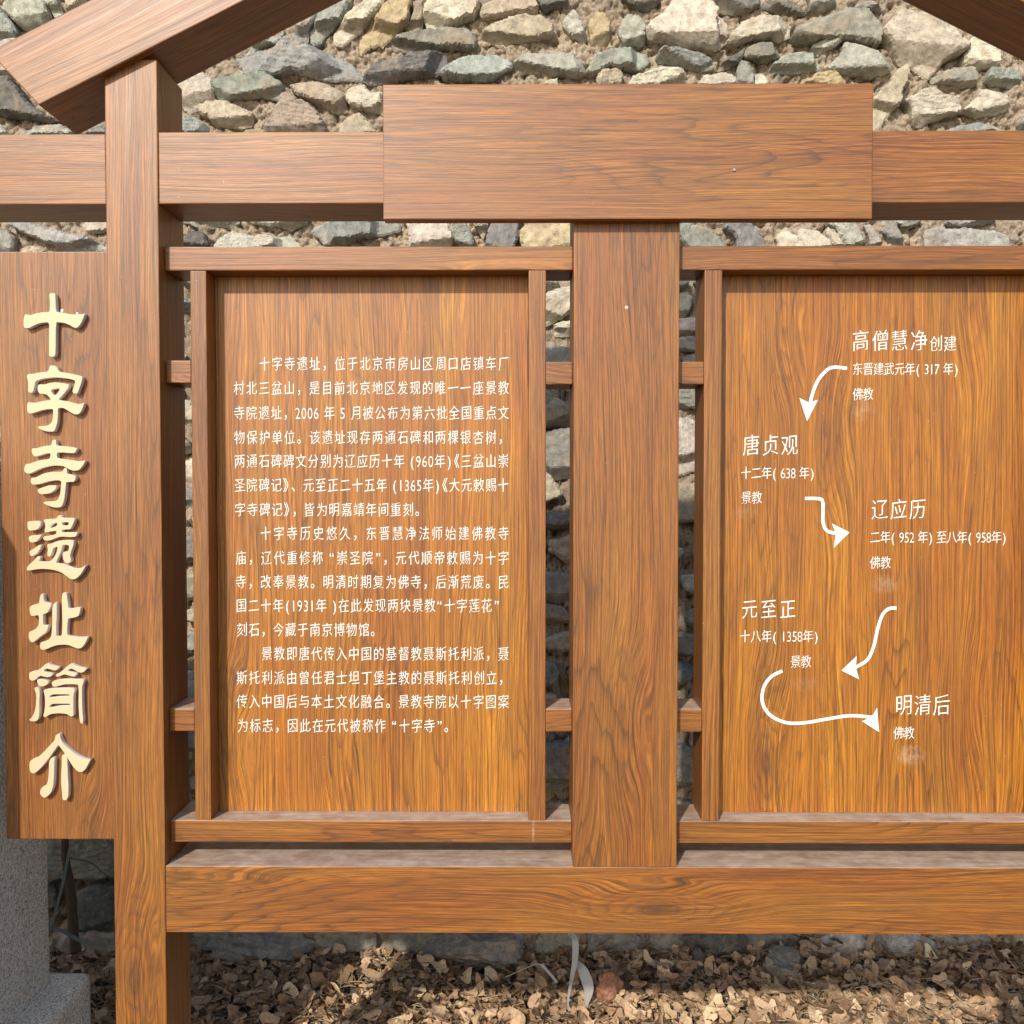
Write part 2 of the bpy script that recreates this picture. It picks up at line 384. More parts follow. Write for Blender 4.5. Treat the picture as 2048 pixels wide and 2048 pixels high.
SETS = {'A': (340, 0, 3.864), 'B': (760, 0, 3.864), 'C': (1240, 0, 3.864), 'D': (1700, 0, 5.552), 'E': (0, 0, 6.9),
        'F': (0, 430, 4.83), 'G': (350, 430, 2.415), 'H': (1350, 430, 2.768), 'K': (0, 0, 1.0)}
PINK = (0.60, 0.51, 0.45); CRM = (0.60, 0.54, 0.42); TAN = (0.49, 0.415, 0.30); GREY = (0.29, 0.285, 0.26); GRN = (0.30, 0.33, 0.29)
PGRN = (0.46, 0.465, 0.385); SLATE = (0.085, 0.09, 0.097); BLUE = (0.29, 0.305, 0.30); OCH = (0.50, 0.385, 0.20); DK = (0.125, 0.125, 0.11); OLV = (0.275, 0.265, 0.215); BRN = (0.36, 0.285, 0.215)
TRACED = [
('A', BLUE, [530,465,610,435,850,370,930,335,1010,350,1090,395,1210,415,1330,465,1420,540,1490,600,1490,635,1370,630,1240,632,1080,610,960,570,860,600,740,585,610,585,560,520]),
('A', GRN, [355,660,420,635,600,600,700,575,770,600,870,660,870,720,855,790,750,760,600,770,480,790,380,805,360,720]),
('A', TAN, [935,670,975,645,1080,655,1180,665,1290,710,1360,770,1375,860,1290,870,1200,850,1090,790,1000,760]),
('A', CRM, [1370,760,1430,695,1510,690,1560,735,1640,735,1660,890,1540,870,1430,830,1375,800]),
('A', TAN, [215,860,300,815,430,805,540,850,645,895,640,960,590,985,480,990,370,988,300,930]),
('A', PINK, [40,655,200,590,290,600,350,660,365,740,360,800,280,815,215,845,160,885,135,860,40,760]),
('A', BLUE, [40,930,170,915,250,950,310,990,320,1040,40,1060]),
('A', BRN, [740,1040,800,930,870,800,920,705,980,780,1100,860,1160,900,1220,1020,1220,1090,740,1090]),
('A', TAN, [1320,990,1400,930,1475,895,1530,950,1590,1030,1600,1090,1330,1090]),
('A', SLATE, [1510,610,1560,545,1640,500,1750,490,1932,440,2050,435,2120,430,2140,500,2120,560,2060,590,1932,610,1760,635,1640,655,1540,655]),
('A', GRN, [1085,330,1085,240,1130,190,1170,110,1250,80,1290,40,1385,-20,1390,60,1330,180,1270,230,1180,320,1120,350]),
('A', GREY, [940,290,990,220,1090,140,1190,60,1180,120,1130,190,1085,240,1070,330,1020,350,945,325]),
('A', CRM, [1280,260,1350,180,1430,110,1530,20,1560,-40,1690,-40,1650,60,1560,170,1480,250,1380,330,1290,365,1275,320]),
('A', OCH, [1465,380,1500,280,1570,230,1650,110,1720,0,1740,-60,1870,-60,1870,80,1840,200,1750,290,1650,360,1560,380,1490,430]),
('A', BLUE, [560,440,650,350,760,310,880,250,840,310,720,370,640,430]),
('B', BRN, [190,270,210,190,270,130,265,60,350,20,345,140,320,260,200,280]),
('B', CRM, [350,90,400,30,440,-40,740,-40,765,70,720,150,620,180,500,240,370,240,355,160]),
('B', OLV, [90,350,150,310,300,270,440,255,650,245,710,280,745,340,720,400,600,380,450,400,250,405,120,405]),
('B', TAN, [750,370,800,280,890,210,1080,165,1240,160,1330,240,1310,300,1160,340,1040,345,920,375,880,350]),
('B', TAN, [775,120,800,70,900,30,920,-40,1160,-40,1220,80,1210,130,1050,130,900,140,790,150]),
('B', DK, [1240,80,1190,0,1210,-50,1440,-40,1445,50,1330,75,1270,100]),
('B', PGRN, [1400,180,1440,150,1480,95,1530,160,1570,240,1610,390,1540,330,1470,290,1410,220]),
('B', OCH, [1620,180,1680,125,1740,135,1780,220,1760,340,1700,385,1630,380,1615,270]),
('B', (0.36,0.40,0.37), [470,540,500,490,640,480,720,455,890,450,970,480,1020,530,930,590,850,620,620,630,490,600]),
('B', PGRN, [1030,510,1090,465,1200,440,1480,440,1540,490,1585,570,1560,600,1450,605,1350,590,1250,565,1060,575]),
('B', GRN, [1600,580,1640,500,1690,430,1780,415,1980,405,2040,430,2070,500,2020,540,1900,540,1750,540,1660,600]),
('B', TAN, [1670,620,1700,560,1830,545,1870,590,1860,680,1680,680]),
('B', CRM, [1240,680,1300,625,1365,615,1380,690]),
('C', CRM, [200,260,230,200,330,140,400,40,480,10,590,15,690,60,735,110,720,200,740,300,730,400,600,380,470,370,340,330,210,320]),
('C', CRM, [740,390,728,300,735,200,750,115,790,140,820,200,835,290,790,370]),
('C', CRM, [815,350,860,280,950,190,1010,160,1130,145,1210,160,1290,200,1325,220,1310,290,1220,330,1110,310,1000,330,900,345]),
('C', OLV, [1330,290,1370,210,1460,170,1600,165,1730,110,1890,100,1932,170,1990,215,2000,300,1980,360,1860,340,1700,330,1560,330,1470,345,1340,335]),
('C', BLUE, [275,460,320,410,450,415,600,430,690,470,725,530,640,555,520,530,420,510,320,490]),
('C', DK, [745,540,800,490,900,420,960,385,960,440,880,530,790,540]),
('C', OLV, [965,420,1000,360,1080,350,1200,370,1230,430,1200,460,1120,485,1050,470,960,465]),
('C', GRN, [1175,520,1230,470,1330,425,1370,415,1500,460,1550,540,1500,550,1400,560,1290,575,1200,570]),
('C', PGRN, [1560,540,1640,500,1700,430,1720,375,1870,370,1932,410,2030,450,2080,500,2080,560,2010,600,1932,600,1850,590,1700,590,1600,570]),
('C', PGRN, [1475,370,1550,325,1650,310,1690,350,1600,400,1530,430]),
('C', CRM, [60,680,100,595,240,570,290,540,420,545,470,590,500,690]),
('C', CRM, [590,680,650,605,760,580,860,575,890,620,890,690]),
('C', GREY, [890,560,930,480,980,500,1020,570,1025,690,890,690]),
('C', CRM, [1030,600,1080,575,1130,620,1140,690,1030,690]),
('C', OCH, [1390,680,1500,590,1620,570,1730,610,1750,690]),
('C', DK, [725,40,730,-40,1050,-40,1060,60,980,90,880,115,780,100]),
('C', DK, [1070,60,1180,20,1300,30,1440,80,1410,130,1320,125,1180,95]),
('C', OLV, [1447,60,1450,-40,1620,-40,1660,60,1560,95,1450,100]),
('C', DK, [0,20,30,-40,290,-40,280,50,210,90,140,75,60,40]),
('C', PGRN, [-10,260,20,170,60,140,130,150,185,210,190,330,150,355,30,350,-10,300]),
('C', OLV, [1800,70,1830,40,1932,25,2030,30,2030,80,1900,90,1820,90]),
('D', (0.54,0.46,0.36), [330,410,370,330,450,220,540,170,640,180,720,210,940,225,1020,290,1100,390,1160,470,1260,540,1250,580,1130,650,1030,680,930,790,850,890,790,870,700,790,540,730,450,600,400,500,345,440]),
('D', CRM, [1255,600,1280,520,1350,430,1480,480,1590,550,1630,640,1610,770,1450,770,1250,760]),
('D', OLV, [890,870,980,840,1100,800,1250,790,1350,800,1385,890,1370,960,1250,970,1130,940,960,940,900,920]),
('D', GRN, [1490,920,1520,790,1700,790,1840,810,1880,900,1860,990,1760,970,1600,950]),
('D', TAN, [230,1140,360,990,450,890,560,780,590,810,580,900,540,1030,520,1180,420,1300,300,1440,230,1460]),
('D', CRM, [570,1140,680,1090,790,1030,900,1040,1050,1105,1150,1105,1160,1280,1100,1300,900,1350,800,1410,700,1390,650,1300,640,1220]),
('D', CRM, [1215,1250,1350,1140,1440,1000,1600,1010,1740,1080,1750,1200,1700,1250,1560,1270,1400,1310,1330,1280]),
('D', BLUE, [1060,1450,1250,1400,1400,1375,1540,1380,1700,1440,1720,1500,1060,1500]),
('D', GRN, [1860,1380,1932,1280,2050,1250,2050,1450,1900,1440]),
('E', PGRN, [130,130,140,0,160,-80,560,-80,700,200,600,330,420,420,330,400,200,290,140,200]),
('E', GRN, [-80,100,0,90,100,220,200,330,270,470,230,560,0,640,-80,640]),
('E', PGRN, [560,0,560,-80,750,-80,860,150,880,190,790,260,660,110]),
('E', DK, [-80,1170,0,1150,200,1130,420,1400,560,1560,850,1690,700,1720,400,1650,200,1620,0,1600,-80,1600]),
('E', GREY, [290,1820,520,1760,850,1740,1000,1830,1000,1900,290,1900]),
('E', PGRN, [-60,1690,40,1750,120,1850,120,1900,-60,1900]),
('E', TAN, [920,0,930,-80,1290,-80,1130,120,940,160]),
('E', PGRN, [-80,880,0,900,110,970,60,1010,-80,1020]),
('E', GREY, [1190,1870,1300,1780,1430,1740,1500,1800,1500,1900,1190,1900]),
('F', (0.33,0.34,0.32), [130,110,150,60,300,90,450,140,650,195,830,220,1010,300,1060,345,800,350,620,345,480,290,330,220,180,150]),
('F', GREY, [-60,150,0,150,130,175,180,230,150,345,140,400,-60,400]),
('F', CRM, [820,130,860,80,1000,60,1100,80,1100,150,1000,180,880,180]),
('F', SLATE, [1760,270,1820,210,1932,150,2000,200,2020,300,1900,330,1780,330]),
('F', TAN, [220,330,280,300,400,320,450,360,450,420,220,420]),
('G', PGRN, [40,30,60,-20,300,-20,310,40,220,65,120,60]),
('G', PGRN, [350,30,370,-20,630,-20,640,40,560,75,440,55]),
('G', PGRN, [220,150,290,95,380,115,560,110,600,150,600,200,220,200]),
('G', BLUE, [665,85,700,50,820,35,1010,30,1090,50,1080,85,1000,100,890,110,830,145,730,145,690,110]),
('G', PINK, [1125,40,1130,0,1290,0,1330,70,1340,130,1290,190,1140,190,1130,100]),
('G', GRN, [1330,80,1345,30,1400,50,1440,110,1440,190,1360,140]),
('G', CRM, [1440,50,1450,0,1520,0,1510,60,1490,115]),
('G', (0.17,0.18,0.19), [1500,140,1530,50,1550,0,1660,0,1650,90,1640,190,1490,190]),
('G', (0.52,0.40,0.24), [1665,90,1710,50,1760,10,1930,10,1930,190,1680,190]),
('H', GRN, [0,70,60,65,150,85,220,120,275,175,280,230,100,230,0,130]),
('H', BLUE, [265,80,290,35,300,0,370,30,440,100,500,175,510,230,350,230,320,130]),
('H', CRM, [550,120,600,80,640,110,700,175,700,230,560,230]),
('H', CRM, [665,120,690,85,780,100,850,150,860,230,700,230,680,150]),
('H', CRM, [840,100,850,65,920,160,920,230,860,190]),
('H', PGRN, [850,40,860,0,950,0,1000,90,1030,175,1040,230,940,230,900,120]),
('H', GREY, [1040,60,1080,55,1120,130,1150,220,1080,220,1060,120]),
('H', GREY, [1140,80,1150,10,1190,10,1240,130,1270,220,1180,220]),
('H', (0.40,0.40,0.37), [1380,120,1400,85,1560,95,1740,100,1810,130,1850,230,1390,230]),
('H', GREY, [1510,40,1530,-10,1780,-10,1750,40,1640,65,1560,70]),
('H', OLV, [1190,80,1230,30,1360,20,1340,50,1280,90]),
# stones seen through the narrow slots beside the middle post
('K', CRM, [1070,625,1095,588,1150,570,1160,600,1140,628,1090,655,1060,660]),
('K', OLV, [1050,790,1090,780,1140,815,1145,850,1100,858,1060,850]),
('K', GREY, [1075,868,1110,862,1150,858,1160,955,1110,960,1090,930]),
('K', TAN, [1050,945,1090,940,1110,965,1125,990,1090,1005,1050,1010]),
('K', CRM, [1340,590,1375,585,1384,600,1375,630,1360,645,1335,640]),
('K', GREY, [1335,680,1400,673,1400,705,1335,705]),
('K', OLV, [1330,778,1400,778,1400,815,1330,820]),
('K', PINK, [1330,840,1370,838,1400,850,1400,940,1360,950,1330,945]),
('K', TAN, [1330,970,1400,965,1405,1040,1330,1050]),
('K', GREY, [1060,1490,1150,1480,1160,1560,1120,1578,1060,1570]),
('K', OLV, [1330,1490,1400,1490,1405,1560,1330,1575]),
('K', (0.24,0.225,0.17), [90,1640,228,1640,232,1745,190,1752,140,1745,95,1760]),
('K', (0.10,0.10,0.09), [158,1775,200,1762,236,1770,238,1862,165,1862]),
('K', GRN, [360,1345,400,1340,405,1420,360,1430]),
]
def traced_poly(setk, flat):
    ox, oy, s = SETS[setk]
    return np.array([P(ox + flat[i] / s, oy + flat[i + 1] / s, WY - 0.03) for i in range(0, len(flat), 2)])

rng = random.Random(11)
from mathutils.geometry import delaunay_2d_cdt
SV, SF, SC = [], [], []
def add_stone(poly, prot, col, seed, step=0.008, grid=0.0075):
    """one stone of the wall: chipped outline, broken facets and layers on its face, sides going back into the mortar"""
    r = random.Random(seed)
    n = len(poly)
    pts = []
    for i in range(n):
        a, b_ = poly[i], poly[(i + 1) % n]
        k = max(1, int(np.linalg.norm(b_ - a) / step))
        for j in range(k):
            pts.append(a + (b_ - a) * j / k)
    pts = np.array(pts)
    pts = (np.roll(pts, 1, 0) + pts * 2 + np.roll(pts, -1, 0)) / 4
    jx = fbm(pts[:, 0] * 30, pts[:, 1] * 30, seed * 1.7, 3); jz = fbm(pts[:, 0] * 30, pts[:, 1] * 30, seed * 1.7 + 50, 3)
    rs0 = np.random.RandomState((seed * 7 + 1) % 100000)
    x0, z0 = pts.min(0); x1, z1 = pts.max(0)
    size = math.sqrt(max(1e-5, (x1 - x0) * (z1 - z0)))
    pts = pts + np.stack([jx, jz], 1) * min(0.010, size * 0.07)
    pts = pts + rs0.uniform(-1, 1, pts.shape) * min(0.0022, size * 0.02)
    N = len(pts)
    gx_, gz_ = np.meshgrid(np.arange(x0, x1, grid), np.arange(z0, z1, grid))
    rs = np.random.RandomState(seed % 100000)
    gp = np.stack([gx_.ravel(), gz_.ravel()], 1) + rs.uniform(-0.32, 0.32, (gx_.size, 2)) * grid
    # keep the grid points that lie inside, clear of the rim
    px_, pz_ = pts[:, 0], pts[:, 1]; qx, qz = np.roll(px_, -1), np.roll(pz_, -1)
    cr = (pz_[None] > gp[:, 1:2]) != (qz[None] > gp[:, 1:2])
    with np.errstate(divide='ignore', invalid='ignore'):
        xi = (qx - px_)[None] * (gp[:, 1:2] - pz_[None]) / (qz - pz_)[None] + px_[None]
    ins = (cr & (gp[:, 0:1] < xi)).sum(1) % 2 == 1
    gp = gp[ins]
    if len(gp):
        gp = gp[np.min(np.hypot(gp[:, 0:1] - px_[None], gp[:, 1:2] - pz_[None]), 1) > grid * 0.6]
    allp = np.concatenate([pts, gp]) if len(gp) else pts
    res = delaunay_2d_cdt([Vector(p) for p in allp], [], [list(range(N))], 1, 1e-6)
    vo, fo, orig = res[0], res[2], res[3]
    q = np.array([v[:] for v in vo])
    if not len(q) or not fo: return
    dist = np.min(np.hypot(q[:, 0:1] - pts[None, :, 0], q[:, 1:2] - pts[None, :, 1]), 1)
    c = pts.mean(0)
    dd = pts - c
    w, V = np.linalg.eigh(dd.T @ dd)
    ac = V[:, 0]
    lay = r.uniform(40, 85); layamp = r.choice((0.0005, 0.001, 0.002, 0.0035))
    hw = max(0.012, math.sqrt(max(1e-9, w[0]) / N) * 1.6)
    facets = []
    ang = -math.pi / 2 + r.uniform(-0.5, 0.5)                # a broken underside
    facets.append((math.cos(ang), math.sin(ang), r.uniform(0.9, 2.2), r.uniform(0.10, 0.65)))
    for k in range(r.choice((1, 2, 2, 3))):
        ang = r.uniform(0, 2 * math.pi)
        facets.append((math.cos(ang), math.sin(ang), r.uniform(0.8, 2.8), r.uniform(0.55, 1.0)))
    tl = (r.uniform(-0.35, 0.35), r.uniform(-0.30, 0.35))
    rel = (q - c) / hw
    h = prot * (1 + tl[0] * rel[:, 0] * 0.3 + tl[1] * rel[:, 1] * 0.45)
    for fx, fz, sl, off in facets:
        pr = fx * rel[:, 0] / 1.7 + fz * rel[:, 1]
        h = np.minimum(h, prot * (1.08 - sl * (pr - off)))
    h = h + 0.005 * fbm(q[:, 0] * 45, q[:, 1] * 45, seed * 3.1, 3)
    rg = 1 - np.abs(fbm(q[:, 0] * 15, q[:, 1] * 15, seed * 4.7, 3)) * 2.2
    h = h + 0.0030 * np.clip(rg, -0.5, 1)
    ly = ((q - c) @ ac) * lay + 1.1 * fbm(q[:, 0] * 12, q[:, 1] * 12, seed * 2.3, 2)
    h = h + layamp * ((ly % 1.0) - 0.5)
    e = np.minimum(1.0, dist / 0.008) ** 0.6
    h = np.maximum(h, prot * 0.45) * (0.84 + 0.16 * e)
    base = len(SV)
    SV.extend(zip(q[:, 0].tolist(), (WY - h).tolist(), q[:, 1].tolist()))
    for f in fo:
        SF.append(tuple(base + i for i in reversed(f)))
    # skirt back into the wall
    rim = {}
    for vi, og in enumerate(orig):
        for o_i in og:
            if o_i < N: rim[o_i] = vi
    b1 = len(SV)
    SV.extend([(x, WY + 0.05, z) for x, z in pts.tolist()])
    for i in range(N):
        j = (i + 1) % N
        if i in rim and j in rim and rim[i] != rim[j]:
            SF.append((base + rim[i], base + rim[j], b1 + j, b1 + i))
    col = tuple(0.76 * a_ + 0.24 * b_ for a_, b_ in zip(col, (0.42, 0.385, 0.315)))
    k = r.uniform(0.85, 1.15)
    SC.extend([(col[0] * k, col[1] * k * r.uniform(0.97, 1.03), col[2] * k)] * (len(q) + N))

def inside(poly, x, z):
    n = len(poly); r = False; j = n - 1
    for i in range(n):
        if (poly[i][1] > z) != (poly[j][1] > z) and x < (poly[j][0] - poly[i][0]) * (z - poly[i][1]) / (poly[j][1] - poly[i][1]) + poly[i][0]:
            r = not r
        j = i
    return r

CELL = 0.012
WX0, WX1, WZ1 = -6.0, 6.0, 4.4
occ = np.zeros((int((WZ1 - GZ) / CELL) + 2, int((WX1 - WX0) / CELL) + 2), bool)
def cells(poly):
    x0, z0 = poly.min(0); x1, z1 = poly.max(0)
    out = []
    for iz in range(max(0, int((z0 - GZ) / CELL)), min(occ.shape[0] - 1, int((z1 - GZ) / CELL) + 1)):
        for ix in range(max(0, int((x0 - WX0) / CELL)), min(occ.shape[1] - 1, int((x1 - WX0) / CELL) + 1)):
            if inside(poly, WX0 + (ix + 0.5) * CELL, GZ + (iz + 0.5) * CELL):
                out.append((iz, ix))
    return out

for i, (k, colr, flat) in enumerate(TRACED):
    pl = traced_poly(k, flat)
    pl = pl.mean(0) + (pl - pl.mean(0)) * 1.045
    area = (pl[:, 0].max() - pl[:, 0].min()) * (pl[:, 1].max() - pl[:, 1].min())
    add_stone(pl, min(0.095, 0.045 + 0.20 * math.sqrt(area)), colr, 100 + i, 0.006, 0.0072)
    for cz, cx in cells(pl): occ[cz, cx] = True

# the parts of the wall whose stones are all given above stay free of other stones
VISIBLE = [np.array([P(x, y, WY) for x, y in pl]) for pl in (
    [(705, -40), (352, 172), (352, 275), (772, 275), (772, 175), (1740, 175), (1740, 275), (2080, 275), (2080, 150), (1775, -40)],
    [(-40, -40), (190, -40), (-40, 100)], [(-40, 128), (150, 270), (-40, 270)], [(-40, 438), (2085, 438), (2085, 505), (-40, 505)])]
LOWPAL = [OLV, BRN, GREY, DK, (0.20, 0.185, 0.16), (0.24, 0.21, 0.17)]
PALETTE = [CRM, TAN, GREY, GRN, PGRN, SLATE, BLUE, OLV, DK, BRN, PINK, GREY, GREY, OLV]
z = GZ; sid = 1000
while z < WZ1:
    low = z < 0.5
    rh = rng.uniform(0.12, 0.23) if low else rng.uniform(0.07, 0.15)
    x = WX0 + rng.uniform(0, 0.1)
    while x < WX1:
        w = rh * rng.uniform(1.0, 2.6)
        cx, cz = x + w / 2, z + rh / 2 + rng.uniform(-0.012, 0.012)
        n = rng.randint(6, 9)
        ph = rng.uniform(0, 6.28)
        lean = rng.uniform(-0.35, 0.35)
        pl = []
        for j in range(n):
            a = ph + j * 2 * math.pi / n + rng.uniform(-0.2, 0.2)
            sx, sz = math.cos(a), math.sin(a)
            q = (abs(sx) ** 3.0 + abs(sz) ** 3.0) ** (-1 / 3.0) * rng.uniform(0.86, 1.06)
            pl.append((cx + sx * q * w * 0.47 + sz * q * rh * lean * 0.5, cz + sz * q * rh * 0.46))
        pl = np.array(pl)
        x += w * 1.03
        if any(inside(vp, qx_, qz_) for vp in VISIBLE for qx_, qz_ in [(cx, cz)] + pl.tolist()):
            continue
        ce = cells(pl)
        if not ce: continue
        hit = sum(occ[a, b_] for a, b_ in ce) / len(ce)
        if hit > 0.22: continue
        if hit > 0.02:
            pl = pl.mean(0) + (pl - pl.mean(0)) * 0.78
            ce = cells(pl)
        for a, b_ in ce: occ[a, b_] = True
        sid += 1
        seen = abs(cx) < 2.3 and cz < 3.8
        add_stone(pl, rng.uniform(0.045, 0.08), rng.choice(LOWPAL if low else PALETTE), sid, 0.010 if seen else 0.03, 0.012 if seen else 0.034)
    z += rh * 1.02
sm = mesh_of("stones", SV, SF, np.array(SC), True)
sm.set_sharp_from_angle(angle=math.radians(20))
link("stones", sm, STONE, wall)

# mortar bedding: a crumbly sheet between the stones, closed to a solid body behind
mx = np.concatenate([np.linspace(WX0, -2.25, 40)[:-1], np.linspace(-2.25, 2.25, 830), np.linspace(2.25, WX1, 40)[1:]])
mz = np.concatenate([np.linspace(GZ - 0.1, 2.5, 190)[:-1], np.linspace(2.5, 3.76, 235), np.linspace(3.76, WZ1, 20)[1:]])
X, Zm = np.meshgrid(mx, mz)
wxm = X + 0.012 * fbm(X * 20, Zm * 20, 31.0, 2); wzm = Zm + 0.012 * fbm(X * 20, Zm * 20, 41.0, 2)
crumb = np.sqrt(np.clip(1 - (worley(wxm * 26, wzm * 26, 5) / 0.85) ** 2, 0, 1))
crumb2 = np.sqrt(np.clip(1 - (worley(wxm * 64, wzm * 64, 9) / 0.85) ** 2, 0, 1))
hm = 0.042 * (crumb - 0.75) + 0.024 * (crumb2 - 0.6) + 0.026 * fbm(X * 8, Zm * 8, 2.0, 3) + 0.007 * (vnoise(X * 150, Zm * 150, 3.0) - 0.5) - 0.002
hm = hm + 0.012

front = np.stack([X.ravel(), (WY - hm).ravel(), Zm.ravel()], 1)
ff = grid_faces(len(mx), len(mz))
tint = np.array([0.50, 0.405, 0.30]) * (0.86 + 0.30 * fbm(X * 5, Zm * 5, 12.0, 3).ravel()[:, None] + 0.10 * fbm(X * 60, Zm * 60, 3.0, 2).ravel()[:, None])
nb_ = len(front)
bx = [(WX0, WY + 0.45, GZ - 0.1), (WX1, WY + 0.45, GZ - 0.1), (WX1, WY + 0.45, WZ1), (WX0, WY + 0.45, WZ1),
      (WX0, WY + 0.02, GZ - 0.1), (WX1, WY + 0.02, GZ - 0.1), (WX1, WY + 0.02, WZ1), (WX0, WY + 0.02, WZ1)]
fb = [(1, 0, 3, 2), (0, 4, 7, 3), (5, 1, 2, 6), (7, 6, 2, 3)]
allv = np.concatenate([front, np.array(bx)])
allf = ff.tolist() + [tuple(nb_ + i for i in f) for f in fb]
tint = np.concatenate([tint, np.tile([0.38, 0.31, 0.23], (8, 1))])
link("mortar", mesh_of("mortar", allv, allf, np.clip(tint, 0.02, 1), True), MORTAR, wall)

# ------------------------------------------------------------------ the wooden notice board
XC = 0.259
board = thing("notice_board", "large wood grained notice board frame with white Chinese text panels and gabled roof rafters", "notice board", (XC, 0.08, GZ))
_seed = [0.0]

def add_grain(me, axis, mat=None):
    """per-corner grain coordinates: x along the fibres, y across them, z a number of its own for each piece"""
    _seed[0] += 1.0
    s = _seed[0]
    rr = random.Random(int(s) * 77)
    ou, ov = rr.uniform(0, 9), rr.uniform(0, 9)
    a = me.attributes.new("grain", 'FLOAT_VECTOR', 'CORNER')
    data = np.zeros((len(me.loops), 3), np.float32)
    other = [k for k in range(3) if k != axis]
    for p in me.polygons:
        nrm = [abs(c) for c in p.normal]
        dom = nrm.index(max(nrm))
        if dom == axis: ua, va = other
        else:
            ua = axis
            va = [k for k in other if k != dom][0]
        for li in p.loop_indices:
            co = me.vertices[me.loops[li].vertex_index].co
            data[li] = (co[ua] + ou, co[va] + ov + dom * 1.7, s)
    a.data.foreach_set("vector", data.ravel())

def bm_mesh(bm, name):
    me = bpy.data.meshes.new(name)
    bm.normal_update()
    bm.to_mesh(me); bm.free()
    return me

def wood_prism(name, poly, y0, y1, parent, axis, bevel=0.0025, rot=None):
    """a board: polygon in the x-z plane, from y0 (front) to y1 (back)"""
    bm = bmesh.new()
    a = [bm.verts.new((x, y0, z)) for x, z in poly]
    b_ = [bm.verts.new((x, y1, z)) for x, z in poly]
    n = len(poly)
    bm.faces.new(a); bm.faces.new(list(reversed(b_)))
    for i in range(n):
        bm.faces.new((a[(i + 1) % n], a[i], b_[i], b_[(i + 1) % n]))
    bmesh.ops.recalc_face_normals(bm, faces=bm.faces)
    if bevel:
        bmesh.ops.bevel(bm, geom=list(bm.edges), offset=bevel, segments=2, profile=0.6, affect='EDGES')
    me = bm_mesh(bm, name)
    if rot is not None:
        # grain follows the sloping length of the piece
        M = Matrix.Rotation(-rot, 4, 'Y')
        me.transform(M.inverted()); add_grain(me, 0); me.transform(M)
    else:
        add_grain(me, axis)
    return link(name, me, WOOD, parent)

def wood_box(name, x0, x1, y0, y1, z0, z1, axis, parent=None, bevel=0.0025):
    return wood_prism(name, [(x0, z0), (x1, z0), (x1, z1), (x0, z1)], y0, y1, parent or board, axis, bevel)

mir = lambda x: 2 * XC - x
PL0, PL1 = -0.983, -0.858
CP0, CP1 = 0.133, 0.385
wood_box("corner_post", PL0, PL1, 0, 0.172, GZ - 0.1, 2.66, 2)
wood_box("corner_post", mir(PL1), mir(PL0), 0, 0.172, GZ - 0.1, 2.66, 2)
wood_box("central_post", CP0, CP1, 0, 0.172, 0.7236, 2.33, 2)
# the two halves of the gable, cut plumb where they meet
wood_prism("rafter", [(-1.1285, 2.5438), (XC - 0.001, 3.2306), (XC - 0.001, 3.414), (-1.2446, 2.6684)], -0.025, 0.171, board, 0, 0.003, math.radians(26.35))
wood_prism("rafter", [(mir(-1.1285), 2.5438), (mir(-1.2446), 2.6684), (XC + 0.001, 3.414), (XC + 0.001, 3.2306)], -0.025, 0.171, board, 0, 0.003, -math.radians(26.35))
wood_box("top_beam", -1.75, PL0 - 0.0005, 0.003, 0.16, 2.320, 2.486, 0)
wood_box("top_beam", PL1 + 0.0005, mir(PL1) - 0.0005, 0.003, 0.16, 2.321, 2.490, 0)
wood_box("top_beam", mir(PL0) + 0.0005, mir(-1.75), 0.003, 0.16, 2.320, 2.486, 0)
wood_box("lower_beam", PL1 + 0.0005, mir(PL1) - 0.0005, 0.001, 0.165, 0.5595, 0.7232, 0)
plaque = wood_box("header_plaque", -0.316, 0.828, -0.035, 0.0015, 2.2725, 2.5855, 0)

RY0, RY1 = 0.036, 0.162
for a, b_ in ((PL1 + 0.0005, CP0 - 0.0005), (CP1 + 0.0005, mir(PL1) - 0.0005)):
    wood_box("top_rail", a, b_, RY0, RY1, 2.170, 2.2275, 0)
    wood_box("bottom_rail", a, b_, RY0, RY1, 0.769, 0.8235, 0)
S = [(-0.7962, -0.7570), (0.0257, 0.0679), (0.4517, 0.4945), (mir(-0.7570), mir(-0.7962))]
for a, b_ in S:
    wood_box("stile", a, b_, RY0 + 0.001, RY1 - 0.003, 0.8237, 2.1698, 2)
for (a, b_), zo in (((PL1 + 0.0005, S[0][0] - 0.0003), 0.004), ((S[1][1] + 0.0003, CP0 - 0.0005), 0.0), ((CP1 + 0.0005, S[2][0] - 0.0003), 0.0), ((S[3][1] + 0.0003, mir(PL1) - 0.0005), 0.0)):
    wood_box("crossbar", a, b_, RY0 + 0.002, RY1 - 0.004, 1.8945 + zo, 1.949 + zo, 0)
    wood_box("crossbar", a, b_, RY0 + 0.002, RY1 - 0.004, 1.0442, 1.100, 0)
PY = 0.102
panels = []
for a, b_ in ((S[0][1], S[1][0]), (S[2][1], S[3][0])):
    panels.append(wood_box("text_panel", a + 0.0004, b_ - 0.0004, PY, PY + 0.014, 0.8237, 2.1698, 2, bevel=0.0008))
SMUDGE = [(1724, 820, 20, 17, 0.28), (1490, 1025, 17, 12, 0.16), (1770, 1168, 24, 14, 0.30), (1610, 1368, 26, 12, 0.16), (1822, 1510, 22, 16, 0.42)]
_k = (PY + DIST) / 1900.0
panels[1].data.materials[0] = wood_material("wood_print_rubbed", [(*P(a, b_, PY), c * _k * 1.5, d * _k * 1.5, e * 0.62) for a, b_, c, d, e in SMUDGE], 1)
panels[0].data.materials[0] = PANEL_WOOD
title = wood_box("title_board", -1.250, PL0 - 0.0006, 0.010, 0.046, 0.785, 2.210, 2)

